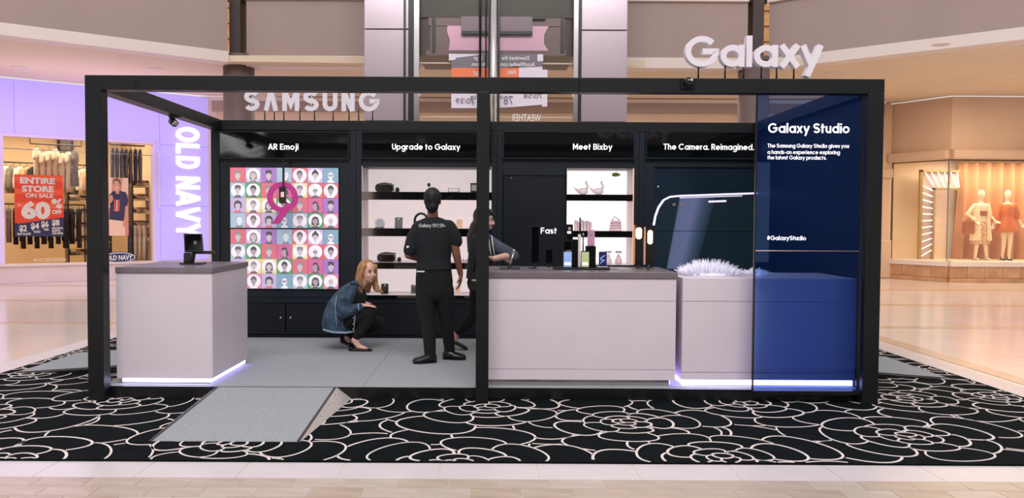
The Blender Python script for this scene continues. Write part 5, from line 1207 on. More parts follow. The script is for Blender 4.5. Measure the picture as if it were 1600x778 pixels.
# light frame sculpture
FYs = 15.1
def rx_(px, Y=FYs): return at(px, 330, Y).x
def rz_(py, Y=FYs, px=1500): return at(px, py, Y).z
t = thing('light_frame', 'gold frame strung with white light bars in the mannequin window', 'light sculpture', (rx_(1450), FYs, ZW0 - .01))
fx = [rx_(1436), rx_(1440), rx_(1457), rx_(1460), rx_(1498)]; fz = [ZW0 - .01, rz_(297), rz_(294), rz_(269), rz_(266)]
for q in ((fx[0], fx[1], fz[0], fz[4]), (fx[2], fx[3], fz[0], fz[2]), (fx[0], fx[4], fz[3], fz[4]), (fx[2], fx[4], fz[1], fz[2])): MB().box(q[0], q[1], FYs - .04, FYs + .04, q[2], q[3]).build('frame_bar', 'gold', t)
M['bar'] = mat('light_bar', (255, 252, 245), .4, emit=1.0)
M['mauve'] = mat('mauve_back', (206, 186, 184), .6)
MB().box(fx[0], fx[2], FYs + .045, FYs + .06, fz[0], fz[4]).build('frame_backing', 'mauve', t); MB().box(fx[2], fx[4], FYs + .045, FYs + .06, fz[1], fz[4]).build('frame_backing', 'mauve', t)
bars = [((1440, 303 + k * 9.2 - (k - 5) * .55), (1457, 303 + k * 9.2 + (k - 5) * .0 + (3 - k * .55) )) for k in range(11)]
for k in range(11):
    y = 294 + k * 10.2; d_ = (4.5 - k) * .9
    MB().tube([(fx[1], FYs, rz_(y - d_)), (fx[2], FYs, rz_(y + d_))], .014, 6).build('light_bar', 'bar', t)
for k in range(6):
    a = 1444 + k * 10; b = 1452 + k * 9 + 6
    MB().tube([(rx_(min(a, 1497)), FYs, fz[3]), (rx_(min(b, 1498)), FYs, fz[2] + (.02 if k else .05))], .014, 6).build('light_bar', 'bar', t)
# curtain
M['curtain'] = mat('peach_curtain', (204, 150, 110), .8, var=.06, vscale=3, stretch=(1, 1, .1))
CYc = 15.35; cx0, cx1 = at(1497, 330, CYc).x, at(1680, 330, CYc).x
t = thing('curtain', 'pleated peach curtain behind the two mannequins', 'curtain', ((cx0 + cx1) / 2, CYc, ZW0 - .01))
n_ = 240; xs = np.linspace(cx0, cx1, n_); ct = at(1540, 254, CYc).z; pv = []
for zi, z in enumerate((ZW0 - .008, 1.4, 2.2, ct)):
    amp = (.09, .075, .065, .055)[zi]; sp = (-.10 if zi == 0 else -.05 if zi == 1 else 0)
    for x in xs: pv.append((x + sp * max(0, 1 - (x - cx0) / .8), CYc + amp * math.sin(x * 21 + .6 * math.sin(x * 3.1)) , z))
fs = [(r * n_ + i, r * n_ + i + 1, (r + 1) * n_ + i + 1, (r + 1) * n_ + i) for r in range(3) for i in range(n_ - 1)]
o = MB().add(pv, fs, 0, True).build('pleated_cloth', 'curtain', t); sm = o.modifiers.new('solid', 'SOLIDIFY'); sm.thickness = .012
MB().tube([(cx0, CYc, ct + .02), (cx1, CYc, ct + .02)], .02, 8).build('curtain_rail', 'gold', t)
# recessed downlights in the gallery ceiling
M['glowlamp'] = mat('downlight_glow', (255, 240, 215), .4, emit=6, ec=(255, 225, 180))
for k, (a, b) in enumerate(((1470, 69), (1502, 134), (1588, 70), (1300, 114), (30, 105), (241, 108))):
    p = atz(a, b, CZ - .001); t = thing('downlight', ('recessed downlight over the wide white edge band on the warm ceiling', 'recessed downlight nearest the peach wall', 'recessed downlight at the warm ceiling edge', 'recessed downlight just over the glass panel corner', 'recessed downlight in the lilac ceiling at the picture edge', 'recessed downlight in the lilac ceiling above the black beam')[k], 'downlight', (p.x, p.y, CZ - .012))
    MB().ribbon(circ(0, 0, .13, .13, 24), .03, (0, 0, 0), U, Vector((0, 1, 0)), V, .012, 0, True).build('ring', 'lip', t, local=True); MB().prism(circ(0, 0, .115, .115, 20), (0, 0, .006), U, Vector((0, 1, 0)), V, .005).build('lens', 'lip', t, local=True)
area('gallery_warm', (10.5, 10.8, 4.4), 3.0, 140, (1, .80, .56), sy=2.5)
area('lilac_fill', (-9.0, 9.8, 4.4), 2.5, 60, (.80, .66, 1), sy=1.5)  # added fill that spreads the facade's lilac light
area('back_wall_fill', (0, 12.4, 4.45), 12, 130, (1, .91, .83), sy=2.0)  # added fill to brighten the back wall, not a fitting
co = area('lilac_ceiling_fill', Lw(2.0, -1.7, 2.6), 5.0, 45, (.84, .66, 1), sy=.4); co.rotation_euler = (math.radians(180), 0, PL.rot)  # added uplight, free in front of the facade, tints the ceiling lilac
# signs on the far mall wall (they show in the black glass)
t = thing('wave_graphic', 'wavy striped graphic on the wall behind the photographer', 'graphic', (-8.3, -14.9, 3.5))
MB().box(-9.3, -7.4, -14.95, -14.9, 3.4, 4.6).build('graphic_board', 'shopdark', t)
mb = MB()
for k in range(6): mb.ribbon([(-9.25 + i * .09, 3.5 + k * .17 + .16 * math.sin(i * .3 + k * .4) + i * .012) for i in range(20)], .07, (0, -14.9, 0), U, V, Vector((0, 1, 0)), .01)
M['wave'] = mat('boosted_wave', (235, 240, 240), .5, emit=4.0)  # glow added so the stripes show up in the header glass
mb.build('wave_stripes', 'wave', t, recalc=False)['kind'] = 'stuff'
t = thing('cafe_sign', 'Espresso Bar lettering on the wall behind the photographer', 'sign', (-3.6, -14.9, 3.8))
mb = MB(); put_text(mb, 'Espresso Bar', (-2.3, -14.95, 3.75), -U, V, Vector((0, 1, 0)), .4, 3.4, .0, 0, .02); mb.build('lettering', 'teewhite', t, recalc=False)

# ================================================================== PEOPLE
def blob(nm, mb, mats, parent=None, voxel=.010, it=6, fac=.5, top=None):
    me = mb.mesh(nm, mats); tmp = bpy.data.objects.new('tmp', me); COL.objects.link(tmp)
    r = tmp.modifiers.new('r', 'REMESH'); r.mode = 'VOXEL'; r.voxel_size = voxel; r.use_smooth_shade = True
    if it: s_ = tmp.modifiers.new('s', 'SMOOTH'); s_.factor = fac; s_.iterations = it
    dg = bpy.context.evaluated_depsgraph_get(); out = bpy.data.meshes.new_from_object(tmp.evaluated_get(dg)); out.name = nm
    bpy.data.objects.remove(tmp); bpy.data.meshes.remove(me)
    off = root_loc(parent) if parent is not None else Vector(top)
    out.transform(Matrix.Translation(-off))
    o = link(nm, out, parent)
    if parent is None: o.location = top
    return o
def basis(f, up=(0, 0, 1)):
    f = Vector(f).normalized(); r = f.cross(Vector(up)).normalized(); u = r.cross(f).normalized(); return f, r, u
def head_shape(mb, c, f, sc=1.0, up=(0, 0, 1)):
    f, r, u = basis(f, up); c = Vector(c); R3 = Matrix((r, f, u)).transposed(); P = lambda a, b, d: c + (r * a + f * b + u * d) * sc
    mb.ell(P(0, -.012, .022), (.074 * sc, .094 * sc, .095 * sc), 20, 14, 0, R3)
    mb.ell(P(0, .022, -.045), (.056 * sc, .064 * sc, .068 * sc), 18, 12, 0, R3)
    mb.ell(P(0, .045, -.088), (.026 * sc, .028 * sc, .022 * sc), 12, 8, 0, R3)
    mb.cap(P(0, .082, .005), .009 * sc, P(0, .101, -.03), .0135 * sc)
    for s_ in (-1, 1):
        mb.ell(P(s_ * .074, -.012, -.008), (.010 * sc, .02 * sc, .03 * sc), 10, 8, 0, R3)
        mb.ell(P(s_ * .034, .062, -.035), (.024 * sc, .022 * sc, .022 * sc), 10, 8, 0, R3)
    return P, R3
def face_parts(P, R3, sc, par, lip, brow, eye='ink'):
    M.setdefault('eyewhite', mat('eye_white', (232, 226, 222), .3))
    for s_ in (-1, 1):
        e = MB().ell(P(s_ * .031, .076, .002), (.0125 * sc, .007 * sc, .0065 * sc), 12, 8, 0, R3).build('eye', 'eyewhite', par)
        MB().ell(P(s_ * .031, .0815, .002), (.0068 * sc, .004 * sc, .0066 * sc), 10, 6, 0, R3).build('iris', eye, e)
        MB().tube([P(s_ * .014, .086, .02), P(s_ * .03, .087, .026), P(s_ * .048, .073, .02)], .0032 * sc, 6).build('eyebrow', brow, par)
        MB().tube([P(s_ * .018, .081, .009), P(s_ * .031, .084, .0105), P(s_ * .045, .074, .006)], .0030 * sc, 6).build('eyelash', 'ink', par)
    MB().ell(P(0, .084, -.062), (.021 * sc, .007 * sc, .0055 * sc), 12, 8, 0, R3).build('lips', lip, par)
    MB().ell(P(0, .082, -.070), (.016 * sc, .007 * sc, .006 * sc), 12, 8, 0, R3).build('lips', lip, par)
def hand_shape(mb, wr, d, palm, side, sc=1.0, curl=.3):
    """palm and five fingers: d = pointing direction, palm = direction the palm faces, side = +1/-1 thumb side"""
    d = Vector(d).normalized(); palm = Vector(palm); palm = (palm - d * palm.dot(d)).normalized(); w = d.cross(palm).normalized() * side; wr = Vector(wr)
    R3 = Matrix((w, palm, d)).transposed()
    mb.ell(wr + d * .045 * sc, (.038 * sc, .015 * sc, .052 * sc), 14, 10, 0, R3); mb.cap(wr - d * .02, .025 * sc, wr + d * .03 * sc, .02 * sc)
    for k, (o, L) in enumerate(((.028, .068), (.0095, .078), (-.0095, .072), (-.027, .056))):
        b = wr + d * .082 * sc + w * o * sc; a1 = d * math.cos(curl) + palm * math.sin(curl); a2 = d * math.cos(curl * 2.2) + palm * math.sin(curl * 2.2)
        sp = w * o * .25
        p1 = b + (a1 + sp).normalized() * L * .5 * sc; p2 = p1 + (a2 + sp).normalized() * L * .5 * sc
        mb.cap(b - d * .02, .0095 * sc, p1, .0088 * sc, 8); mb.cap(p1, .0088 * sc, p2, .007 * sc, 8)
    t0 = wr + d * .025 * sc + w * .03 * sc; t1 = t0 + (w * .6 + d * .7 + palm * .25).normalized() * .035 * sc; t2 = t1 + (w * .2 + d + palm * .35).normalized() * .03 * sc
    mb.cap(t0 - w * .012, .013 * sc, t1, .0105 * sc, 8); mb.cap(t1, .0105 * sc, t2, .008 * sc, 8)
def shoe(par, heel, toe, mats, w=.042, h=.075, lift=0.0, open_=False, z0=None, chunky=False):
    heel, toe = Vector(heel), Vector(toe); z0 = PZ if z0 is None else z0; d = (toe - heel); L = d.length; d.normalize(); s_ = Vector((-d.y, d.x, 0)).normalized(); U_ = Vector((0, 0, 1))
    mb = MB(); secs = []
    for f, ww, hh in ((0, .55, .62), (.08, .85, .95), (.25, .92, 1.0 if not open_ else .5), (.45, .95, .72 if not open_ else .42), (.7, 1.1, .52 if not open_ else .42), (.9, .85, .38), (1.0, .4, .24)):
        c = heel + d * L * f; zb = c.z; secs.append((c + U_ * (h * hh / 2), s_ * w * ww, U_ * h * hh / 2))
    if chunky: secs = [(heel + d * L * f + U_ * (h * hh / 2), s_ * w * ww, U_ * h * hh / 2) for f, ww, hh in ((0, .5, .8), (.06, .85, 1.05), (.2, .95, 1.2), (.36, 1.0, 1.15), (.55, 1.08, .85), (.75, 1.12, .7), (.92, .95, .6), (1.0, .55, .4))]
    mb.loft(secs, 16); o = mb.build('shoe', mats, par)
    sl = MB(); pts = [(0, .5), (.1, .85), (.3, .9), (.65, 1.1), (.88, .9), (1, .45)]
    poly = [(L * f, w * ww * 1.02) for f, ww in pts] + [(L * f, -w * ww * 1.02) for f, ww in reversed(pts)]
    sl.prism(poly, heel, d, s_, U_, .014); sl.build('sole', 'ink', o)
    return o

# ---- the staff member with her back to us
M['tee'] = mat('black_tee', (15, 22, 27), .85, var=.12, vscale=6, bump=.5, bscale=9); M['slacks'] = mat('black_slacks', (10, 11, 13), .9, var=.15, vscale=6, bump=.3, bscale=10)
M['hairblack'] = mat('black_hair', (10, 9, 9), .6, var=.3, vscale=20, stretch=(3, 3, .6)); M['hairblond'] = mat('blond_hair', (196, 148, 102), .45, var=.25, vscale=22, stretch=(3, 3, .5), c2=(150, 100, 62)); M['hairbrown'] = mat('brown_hair', (46, 30, 28), .45, var=.3, vscale=20, stretch=(3, 3, .6))
M['lip'] = M['lip']; M['lips'] = mat('lip_pink', (196, 110, 108), .4); M['lips2'] = mat('lip_brown', (110, 62, 56), .4); M['brow'] = mat('brow_brown', (110, 74, 52), .6)
Y0 = 1.29; P = lambda a, b, dy=0: at(a, b, Y0 + dy)
base = Vector((P(683, 568).x, Y0 + .08, PZ))
hb = MB(); hc = P(676, 314, .02)
HP, HR = head_shape(hb, hc, (.05, 1, .0), .98)
hb.cap(P(676, 347), .055, P(676, 326, .01), .05)
hb.cap(P(679, 432), .10, P(677, 376), .095); hb.cap(P(660, 357), .055, P(694, 357), .055)
for q in (((664, 440, 0), (667, 500, 0), (671, 556, 0)), ((693, 440, 0), (697, 498, .1), (702, 548, .2))): hb.chain([(P(*q[0]), .08), (P(*q[1]), .055), (P(*q[2]), .035)])
hb.chain([(P(652, 357), .05), (P(638.5, 398, -.02), .041), (P(653, 404, .24), .029)]); hand_shape(hb, P(654, 404, .25), (.35, 1, .1), (0, 0, 1), -1, .95, .4)
hb.chain([(P(706, 357), .048), (P(713, 397, -.02), .04), (P(719.5, 427, .03), .027)]); hand_shape(hb, P(720, 429, .03), (-.05, .12, -1), (-1, .2, 0), -1, .98, .32)
person = blob('person', hb, 'skin2', None, .008, 5, .5, base); tag(person, 'standing staff member in black shirt and slacks seen from behind', 'person')
face_parts(HP, HR, .98, person, 'lips2', 'hairblack')
mb = MB(); secs = []
for py, a, b, ry in ((339, 667, 686, .055), (344, 655, 699, .075), (350, 646, 707, .098), (360, 642.5, 710, .112), (375, 646, 708, .12), (392, 650, 706, .118), (406, 651.5, 704.5, .118), (416, 649.5, 706, .126), (421.5, 649, 707, .13)):
    c = P((a + b) / 2, py); rx = (P(b, py).x - P(a, py).x) / 2; secs.append((c, (rx, 0, 0), (0, ry, 0)))
mb.loft(secs, 20)
mb.chain([(P(655, 356), .072), (P(646, 373, -.01), .07), (P(640.5, 391, -.02), .064)]); mb.chain([(P(701, 355), .072), (P(709, 368, -.01), .068), (P(712.5, 377, -.01), .064)])
shirt = blob('shirt', mb, 'tee', person, .009, 6)
mb = MB(); stroke_text(mb, 'Galaxy S9 | S9+', (P(656, 355).x, 0, P(676, 355).z), U, V, N, .034, P(697, 355).x - P(656, 355).x, .13, .14, .0015)
cxs = P(676.5, 355).x; mb.v = [(x, Y0 - .009 - .104 * math.sqrt(max(.05, 1 - ((x - cxs) / .2) ** 2)) + y, z) for x, y, z in mb.v]; mb.build('shirt_print', 'teewhite', shirt, recalc=False)
mb = MB(); c = P(637, 386, -.085); MB().rbox(c.x - .012, c.x + .018, c.y + .006, c.y + .012, c.z - .008, c.z + .012, .003).build('sleeve_print', 'teewhite', shirt)
mb = MB(); secs = []
for py, a, b, ry in ((412, 652, 704, .11), (424, 650, 706, .12), (440, 649, 708, .125), (455, 651, 707, .118), (464, 654, 704, .10), (470, 660, 700, .07)):
    c = P((a + b) / 2, py); rx = (P(b, py).x - P(a, py).x) / 2; secs.append((c, (rx, 0, 0), (0, ry, 0)))
mb.loft(secs, 20)
mb.chain([(P(664.5, 452), .098), (P(666.5, 480), .086), (P(669, 505), .07), (P(671, 530), .062), (P(672, 554), .055)]); mb.chain([(P(693.5, 452), .098), (P(695, 480, .05), .086), (P(698, 505, .1), .068), (P(701, 530, .16), .058), (P(702.5, 548, .2), .052)])
tr = blob('slacks', mb, 'slacks', person, .009, 5)
c = P(655, 424, -.125); MB().box(c.x - .02, c.x + .05, c.y - .012, c.y - .006, c.z - .006, c.z + .006).build('pocket_tag', 'teewhite', tr)
MB().ribbon([(0, 0), (1, 0)], .02, P(650, 421, -.13), (P(707, 421).x - P(650, 421).x, 0, 0), V, N, .004)
a = P(673, 565); shoe(person, (a.x + .05, Y0 + .02, PZ + .0), (a.x - .16, Y0 - .06, PZ), 'ink', .05, .085, chunky=True)
a = P(702, 560, .2); shoe(person, (a.x - .06, Y0 + .2, PZ), (a.x + .16, Y0 + .17, PZ), 'ink', .05, .085, chunky=True)
mb = MB(); f, r, u = basis((.05, 1, 0)); R3 = Matrix((r, f, u)).transposed()
mb.ell(HP(0, -.022, .034), (.084, .094, .096), 20, 14, 0, R3); mb.ell(HP(0, -.06, -.03), (.066, .05, .075), 16, 12, 0, R3); mb.ell(HP(.0, -.055, -.075), (.045, .035, .045), 14, 10, 0, R3); mb.ell(HP(.015, -.115, -.055), (.038, .032, .036), 14, 10, 0, R3)
hair = blob('hair', mb, 'hairblack', person, .007, 4)
for k in range(9):
    a = -1.1 + k * .27; MB().tube([HP(.08 * math.sin(a) * .8, -.10 - .008 * math.cos(a), .07), HP(.075 * math.sin(a), -.118, .0), HP(.015 + .02 * math.sin(a), -.13, -.045)], .0035, 5).build('hair_strand', 'hairblack', hair)

# ---- squatting woman in a denim jacket
M['denim'] = mat('denim_jacket', (30, 46, 64), .9, c2=(66, 90, 112), var=.3, vscale=14, bump=1.0, bscale=16); M['denimseam'] = mat('denim_seam', (150, 166, 184), .85, var=.1, vscale=30)
Y0 = 2.09; Q = lambda a, b, dy=0: at(a, b, Y0 + dy)
base = Vector((Q(555, 545).x, Y0, PZ))
hb = MB(); hc = Q(575, 425, -.02); fdir = Vector((.68, -.73, .02))
HP, HR = head_shape(hb, hc, fdir, 1.0)
hb.cap(Q(560, 449, .0), .055, Q(571, 437, -.01), .048)
hb.cap(Q(527, 503), .11, Q(546, 464), .11); hb.cap(Q(549, 456, -.13), .05, Q(558, 456, .13), .05)
hb.chain([(Q(528, 506, -.08), .085), (Q(577, 486, -.12), .045), (Q(554, 531, -.12), .034), (Q(560, 541, -.12), .03), (Q(572, 545, -.125), .022)]); hb.chain([(Q(530, 507, .08), .085), (Q(590, 505, .12), .045), (Q(542, 528, .08), .034), (Q(546, 538, .07), .028)])
hb.chain([(Q(546, 456, -.16), .045), (Q(537, 487, -.21), .038), (Q(564, 479, -.17), .026)]); hand_shape(hb, Q(566, 477, -.17), (1, -.05, .0), (0, .1, -1), 1, .92, .22)
hb.chain([(Q(560, 456, .15), .045), (Q(566, 486, .17), .038), (Q(574, 478, -.02), .026)]); hand_shape(hb, Q(573.5, 474.5, -.03), (.75, -.7, -.05), (0, -.1, -1), -1, .9, .3)
person2 = blob('person', hb, 'skin', None, .0075, 4, .5, base); tag(person2, 'squatting woman with blond hair in blue denim jacket and black trousers', 'person')
face_parts(HP, HR, 1.0, person2, 'lips', 'brow')
mb = MB(); secs = []
for px, py, hw, v, tilt in ((530, 517.5, 25, .20, .1), (528.5, 506, 25.5, .215, .15), (531, 492, 25, .22, .25), (536, 477, 23.5, .225, .35), (542, 464, 20, .225, .42), (548, 453, 15.5, .205, .5), (554, 446, 11, .15, .55), (559, 441, 8, .085, .6)):
    c = Q(px, py); w_ = hw / 150.8; secs.append((c, (w_ * math.cos(tilt * .6), 0, w_ * -math.sin(tilt * .6)), (0, v, 0)))
mb.loft(secs, 22)
mb.chain([(Q(545, 457, -.16), .078), (Q(538, 472, -.2), .078), (Q(537, 487, -.22), .07), (Q(548, 485, -.21), .058), (Q(562, 480, -.18), .044)]); mb.chain([(Q(557, 458, .16), .075), (Q(565, 484, .19), .065), (Q(572, 480, .03), .045)])
jk = blob('denim_jacket', mb, 'denim', person2, .009, 4)
MB().tube([Q(548, 443, -.12), Q(556, 441, -.10), Q(565, 449, -.10)], [.02, .024, .012], 8).build('collar', 'denim', jk)
MB().tube([Q(505, 515, -.16), Q(520, 519, -.21), Q(540, 520, -.21), Q(554, 518, -.15)], .010, 6).build('hem_band', 'denimseam', jk)
MB().tube([Q(561, 485, -.225), Q(560, 480, -.228), Q(560, 474.5, -.2)], .006, 6).build('cuff', 'denimseam', jk)
MB().tube([Q(526, 462, -.2), Q(524, 478, -.235), Q(525, 495, -.235), Q(526, 512, -.23)], .004, 6).build('seam', 'denimseam', jk); MB().tube([Q(553, 518, -.17), Q(554, 500, -.19), Q(555, 490, -.2)], .006, 6).build('seam', 'denimseam', jk)
for py in (496, 506, 514): MB().ell(Q(552, py, -.2), (.008, .006, .008), 8, 6).build('button', 'chrome', jk)
mb = MB(); mb.loft([(Q(560, 447), (.05, 0, -.02), (0, .08, 0)), (Q(562, 458), (.075, 0, -.02), (0, .13, 0)), (Q(558, 480), (.09, 0, -.02), (0, .14, 0)), (Q(548, 500), (.1, 0, 0), (0, .14, 0))], 16); blob('black_top', mb, 'slacks', person2, .010, 3)
mb = MB(); mb.cap(Q(527, 507, -.08), .105, Q(527, 507, .08), .105); mb.chain([(Q(530, 506, -.09), .098), (Q(556, 494, -.11), .088), (Q(580, 485, -.12), .072), (Q(575, 500, -.12), .066), (Q(557, 525, -.12), .046)]); mb.chain([(Q(532, 507, .09), .098), (Q(565, 506, .11), .086), (Q(592, 504.5, .12), .07), (Q(570, 516, .12), .064), (Q(547, 524, .09), .048)])
blob('trousers', mb, 'slacks', person2, .009, 4)
a, b = Q(545, 545, -.12), Q(582, 545, -.12); sh = shoe(person2, (a.x, a.y, PZ), (b.x, b.y - .02, PZ), 'ink', .042, .062, open_=True)
a, b = Q(532, 538, .06), Q(548, 545, .05); shoe(person2, (a.x, a.y, PZ + .06), (b.x + .06, b.y, PZ), 'ink', .042, .075, open_=True)
f, r, u = basis(fdir); R3 = Matrix((r, f, u)).transposed(); mb = MB()
mb.ell(HP(0, -.030, .036), (.086, .092, .098), 20, 14, 0, R3); mb.ell(HP(0, -.055, -.03), (.078, .058, .10), 16, 12, 0, R3)
mb.chain([(HP(-.07, .03, .06), .025), (HP(-.082, -.0, -.02), .03), (HP(-.088, -.01, -.10), .032), (HP(-.085, .0, -.165), .028), (HP(-.09, .03, -.205), .012)])
mb.chain([(HP(.066, .035, .065), .022), (HP(.085, -.005, -.01), .026), (HP(.088, -.02, -.09), .034), (HP(.09, -.025, -.16), .034), (HP(.085, -.01, -.215), .02)])
mb.chain([(HP(.05, -.075, -.05), .045), (HP(.055, -.085, -.13), .045), (HP(.06, -.08, -.2), .028)]); mb.chain([(HP(-.05, -.075, -.05), .045), (HP(-.05, -.08, -.13), .045), (HP(-.05, -.075, -.2), .028)])
mb.chain([(HP(-.085, .0, -.12), .028), (HP(-.11, .03, -.19), .024), (HP(-.14, .06, -.215), .010)]); mb.cap(HP(0, -.09, -.06), .05, HP(0, -.1, -.17), .045)
hair = blob('hair', mb, 'hairblond', person2, .0075, 3)
rr = random.Random(5)
for k in range(16):
    s_ = 1 if k % 2 else -1; o_ = rr.uniform(-.05, .03)
    MB().tube([HP(s_ * .03, o_, .128 - abs(o_) * .4), HP(s_ * .078, o_ - .01, .06), HP(s_ * .105, o_ - .015, -.04), HP(s_ * .112, o_ - .015, -.13), HP(s_ * (.10 + rr.uniform(0, .02)), o_, -.21)], [.003, .006, .007, .006, .002], 5).build('hair_strand', 'hairblond', hair)

# ---- third person half hidden by the middle post
M['stripe'] = mat('shirt_stripe', (214, 214, 218), .8); M['greydenim'] = mat('grey_denim_sleeve', (66, 78, 90), .85, var=.2, vscale=10, bump=.6, bscale=14)
Y0 = 1.75; T = lambda a, b, dy=0: at(a, b, Y0 + dy)
base = Vector((T(760, 540).x, Y0 + .1, PZ))
hb = MB(); hc = T(757, 343, 0); fdir = Vector((.95, -.18, -.12)); HP, HR = head_shape(hb, hc, fdir, .98)
hb.cap(T(752, 368), .055, T(756, 354), .048); hb.cap(T(750, 440, .05), .12, T(752, 385), .12); hb.cap(T(754, 374, -.13), .05, T(752, 374, .14), .05)
hb.chain([(T(757, 374, -.15), .046), (T(797, 399, -.18), .04), (T(772, 404, -.34), .028)]); hand_shape(hb, T(770, 404, -.35), (-.7, -.5, .25), (0, 0, -1), -1, .92, .3)
hb.chain([(T(755, 374, .16), .046), (T(785, 398, .2), .04), (T(790, 404, .02), .028)]); hand_shape(hb, T(790, 404, .0), (.3, -1, -.1), (0, 0, -1), 1, .92, .3)
hb.chain([(T(748, 448, 0), .085), (T(742, 492, .12), .055), (T(713, 521, .32), .034), (T(711, 533, .33), .03)]); hb.chain([(T(756, 448, .1), .085), (T(772, 495, .1), .055), (T(770, 538, .15), .036)])
person3 = blob('person', hb, 'skin', None, .009, 4, .5, base); tag(person3, 'leaning woman with long dark hair half hidden behind the middle post', 'person')
face_parts(HP, HR, .98, person3, 'lips', 'hairbrown')
mb = MB(); mb.loft([(T(753, 364), (.06, 0, 0), (0, .07, 0)), (T(753, 370), (.11, 0, 0), (0, .17, 0)), (T(753, 385), (.13, 0, 0), (0, .18, 0)), (T(750, 410), (.125, 0, 0), (0, .16, 0)), (T(750, 435), (.14, 0, 0), (0, .18, 0))], 18); top3 = blob('black_top', mb, 'tee', person3, .010, 4)
mb = MB(); mb.chain([(T(758, 374, -.15), .07), (T(780, 388, -.17), .066), (T(800, 398, -.18), .06), (T(803, 400, -.2), .055)]); mb.chain([(T(756, 374, .16), .07), (T(786, 398, .2), .06)]); blob('denim_sleeve', mb, 'greydenim', person3, .010, 4)
for k in range(3): MB().tube([T(763 + k * 2.6, 368, -.215), T(765 + k * 2.6, 385, -.235), T(768 + k * 2.6, 402, -.235)], .006, 6).build('stripe', 'stripe' if k != 1 else 'ink', top3)
mb = MB(); mb.cap(T(748, 442, 0), .12, T(756, 442, .1), .12); mb.chain([(T(749, 450, 0), .098), (T(742, 490, .12), .07), (T(728, 508, .22), .06), (T(716, 518, .31), .045)]); mb.chain([(T(757, 450, .1), .098), (T(772, 495, .1), .068), (T(770, 532, .15), .05)]); blob('trousers', mb, 'slacks', person3, .010, 4)
a = T(711, 535, .33); shoe(person3, (a.x - .03, a.y, PZ + .075), (a.x + .13, a.y - .02, PZ), 'ink', .042, .075, open_=True)
a = T(770, 545, .15); shoe(person3, (a.x - .07, Y0 + .15, PZ), (a.x + .15, Y0 + .12, PZ), 'ink', .042, .075, open_=True)
f, r, u = basis(fdir); R3 = Matrix((r, f, u)).transposed(); mb = MB()
mb.ell(HP(0, -.032, .034), (.088, .09, .098), 20, 14, 0, R3); mb.ell(HP(0, -.06, -.04), (.08, .055, .1), 16, 12, 0, R3); mb.chain([(HP(0, -.075, -.08), .065), (HP(.0, -.10, -.2), .06), (HP(.0, -.09, -.33), .045), (HP(0, -.085, -.4), .02)]); mb.chain([(HP(.06, .03, .085), .03), (HP(.082, .03, .02), .026), (HP(.085, .022, -.06), .028), (HP(.088, .005, -.14), .034), (HP(.08, -.03, -.28), .028)]); mb.ell(HP(.0, .03, .075), (.07, .06, .04), 14, 10, 0, R3); mb.chain([(HP(-.075, .0, .0), .03), (HP(-.085, -.01, -.12), .034), (HP(-.08, -.03, -.26), .026)])
blob('hair', mb, 'hairbrown', person3, .008, 3)
c = T(743, 437, -.05); t = thing('shoulder_bag', 'small black shoulder bag hanging beside the middle post', 'bag', (c.x, c.y - .16, c.z - .09)); MB().rbox(c.x - .05, c.x + .06, c.y - .2, c.y - .14, c.z - .09, c.z + .09, .02).build('bag_body', 'ink', t); MB().tube([(c.x - .02, c.y - .17, c.z + .085), (c.x + .02, c.y - .18, c.z + .3), T(752, 372, -.19)], .008, 6).build('strap', 'ink', t); MB().box(c.x - .03, c.x + .04, c.y - .204, c.y - .2, c.z + .0, c.z + .02).build('zip', 'chrome', t)

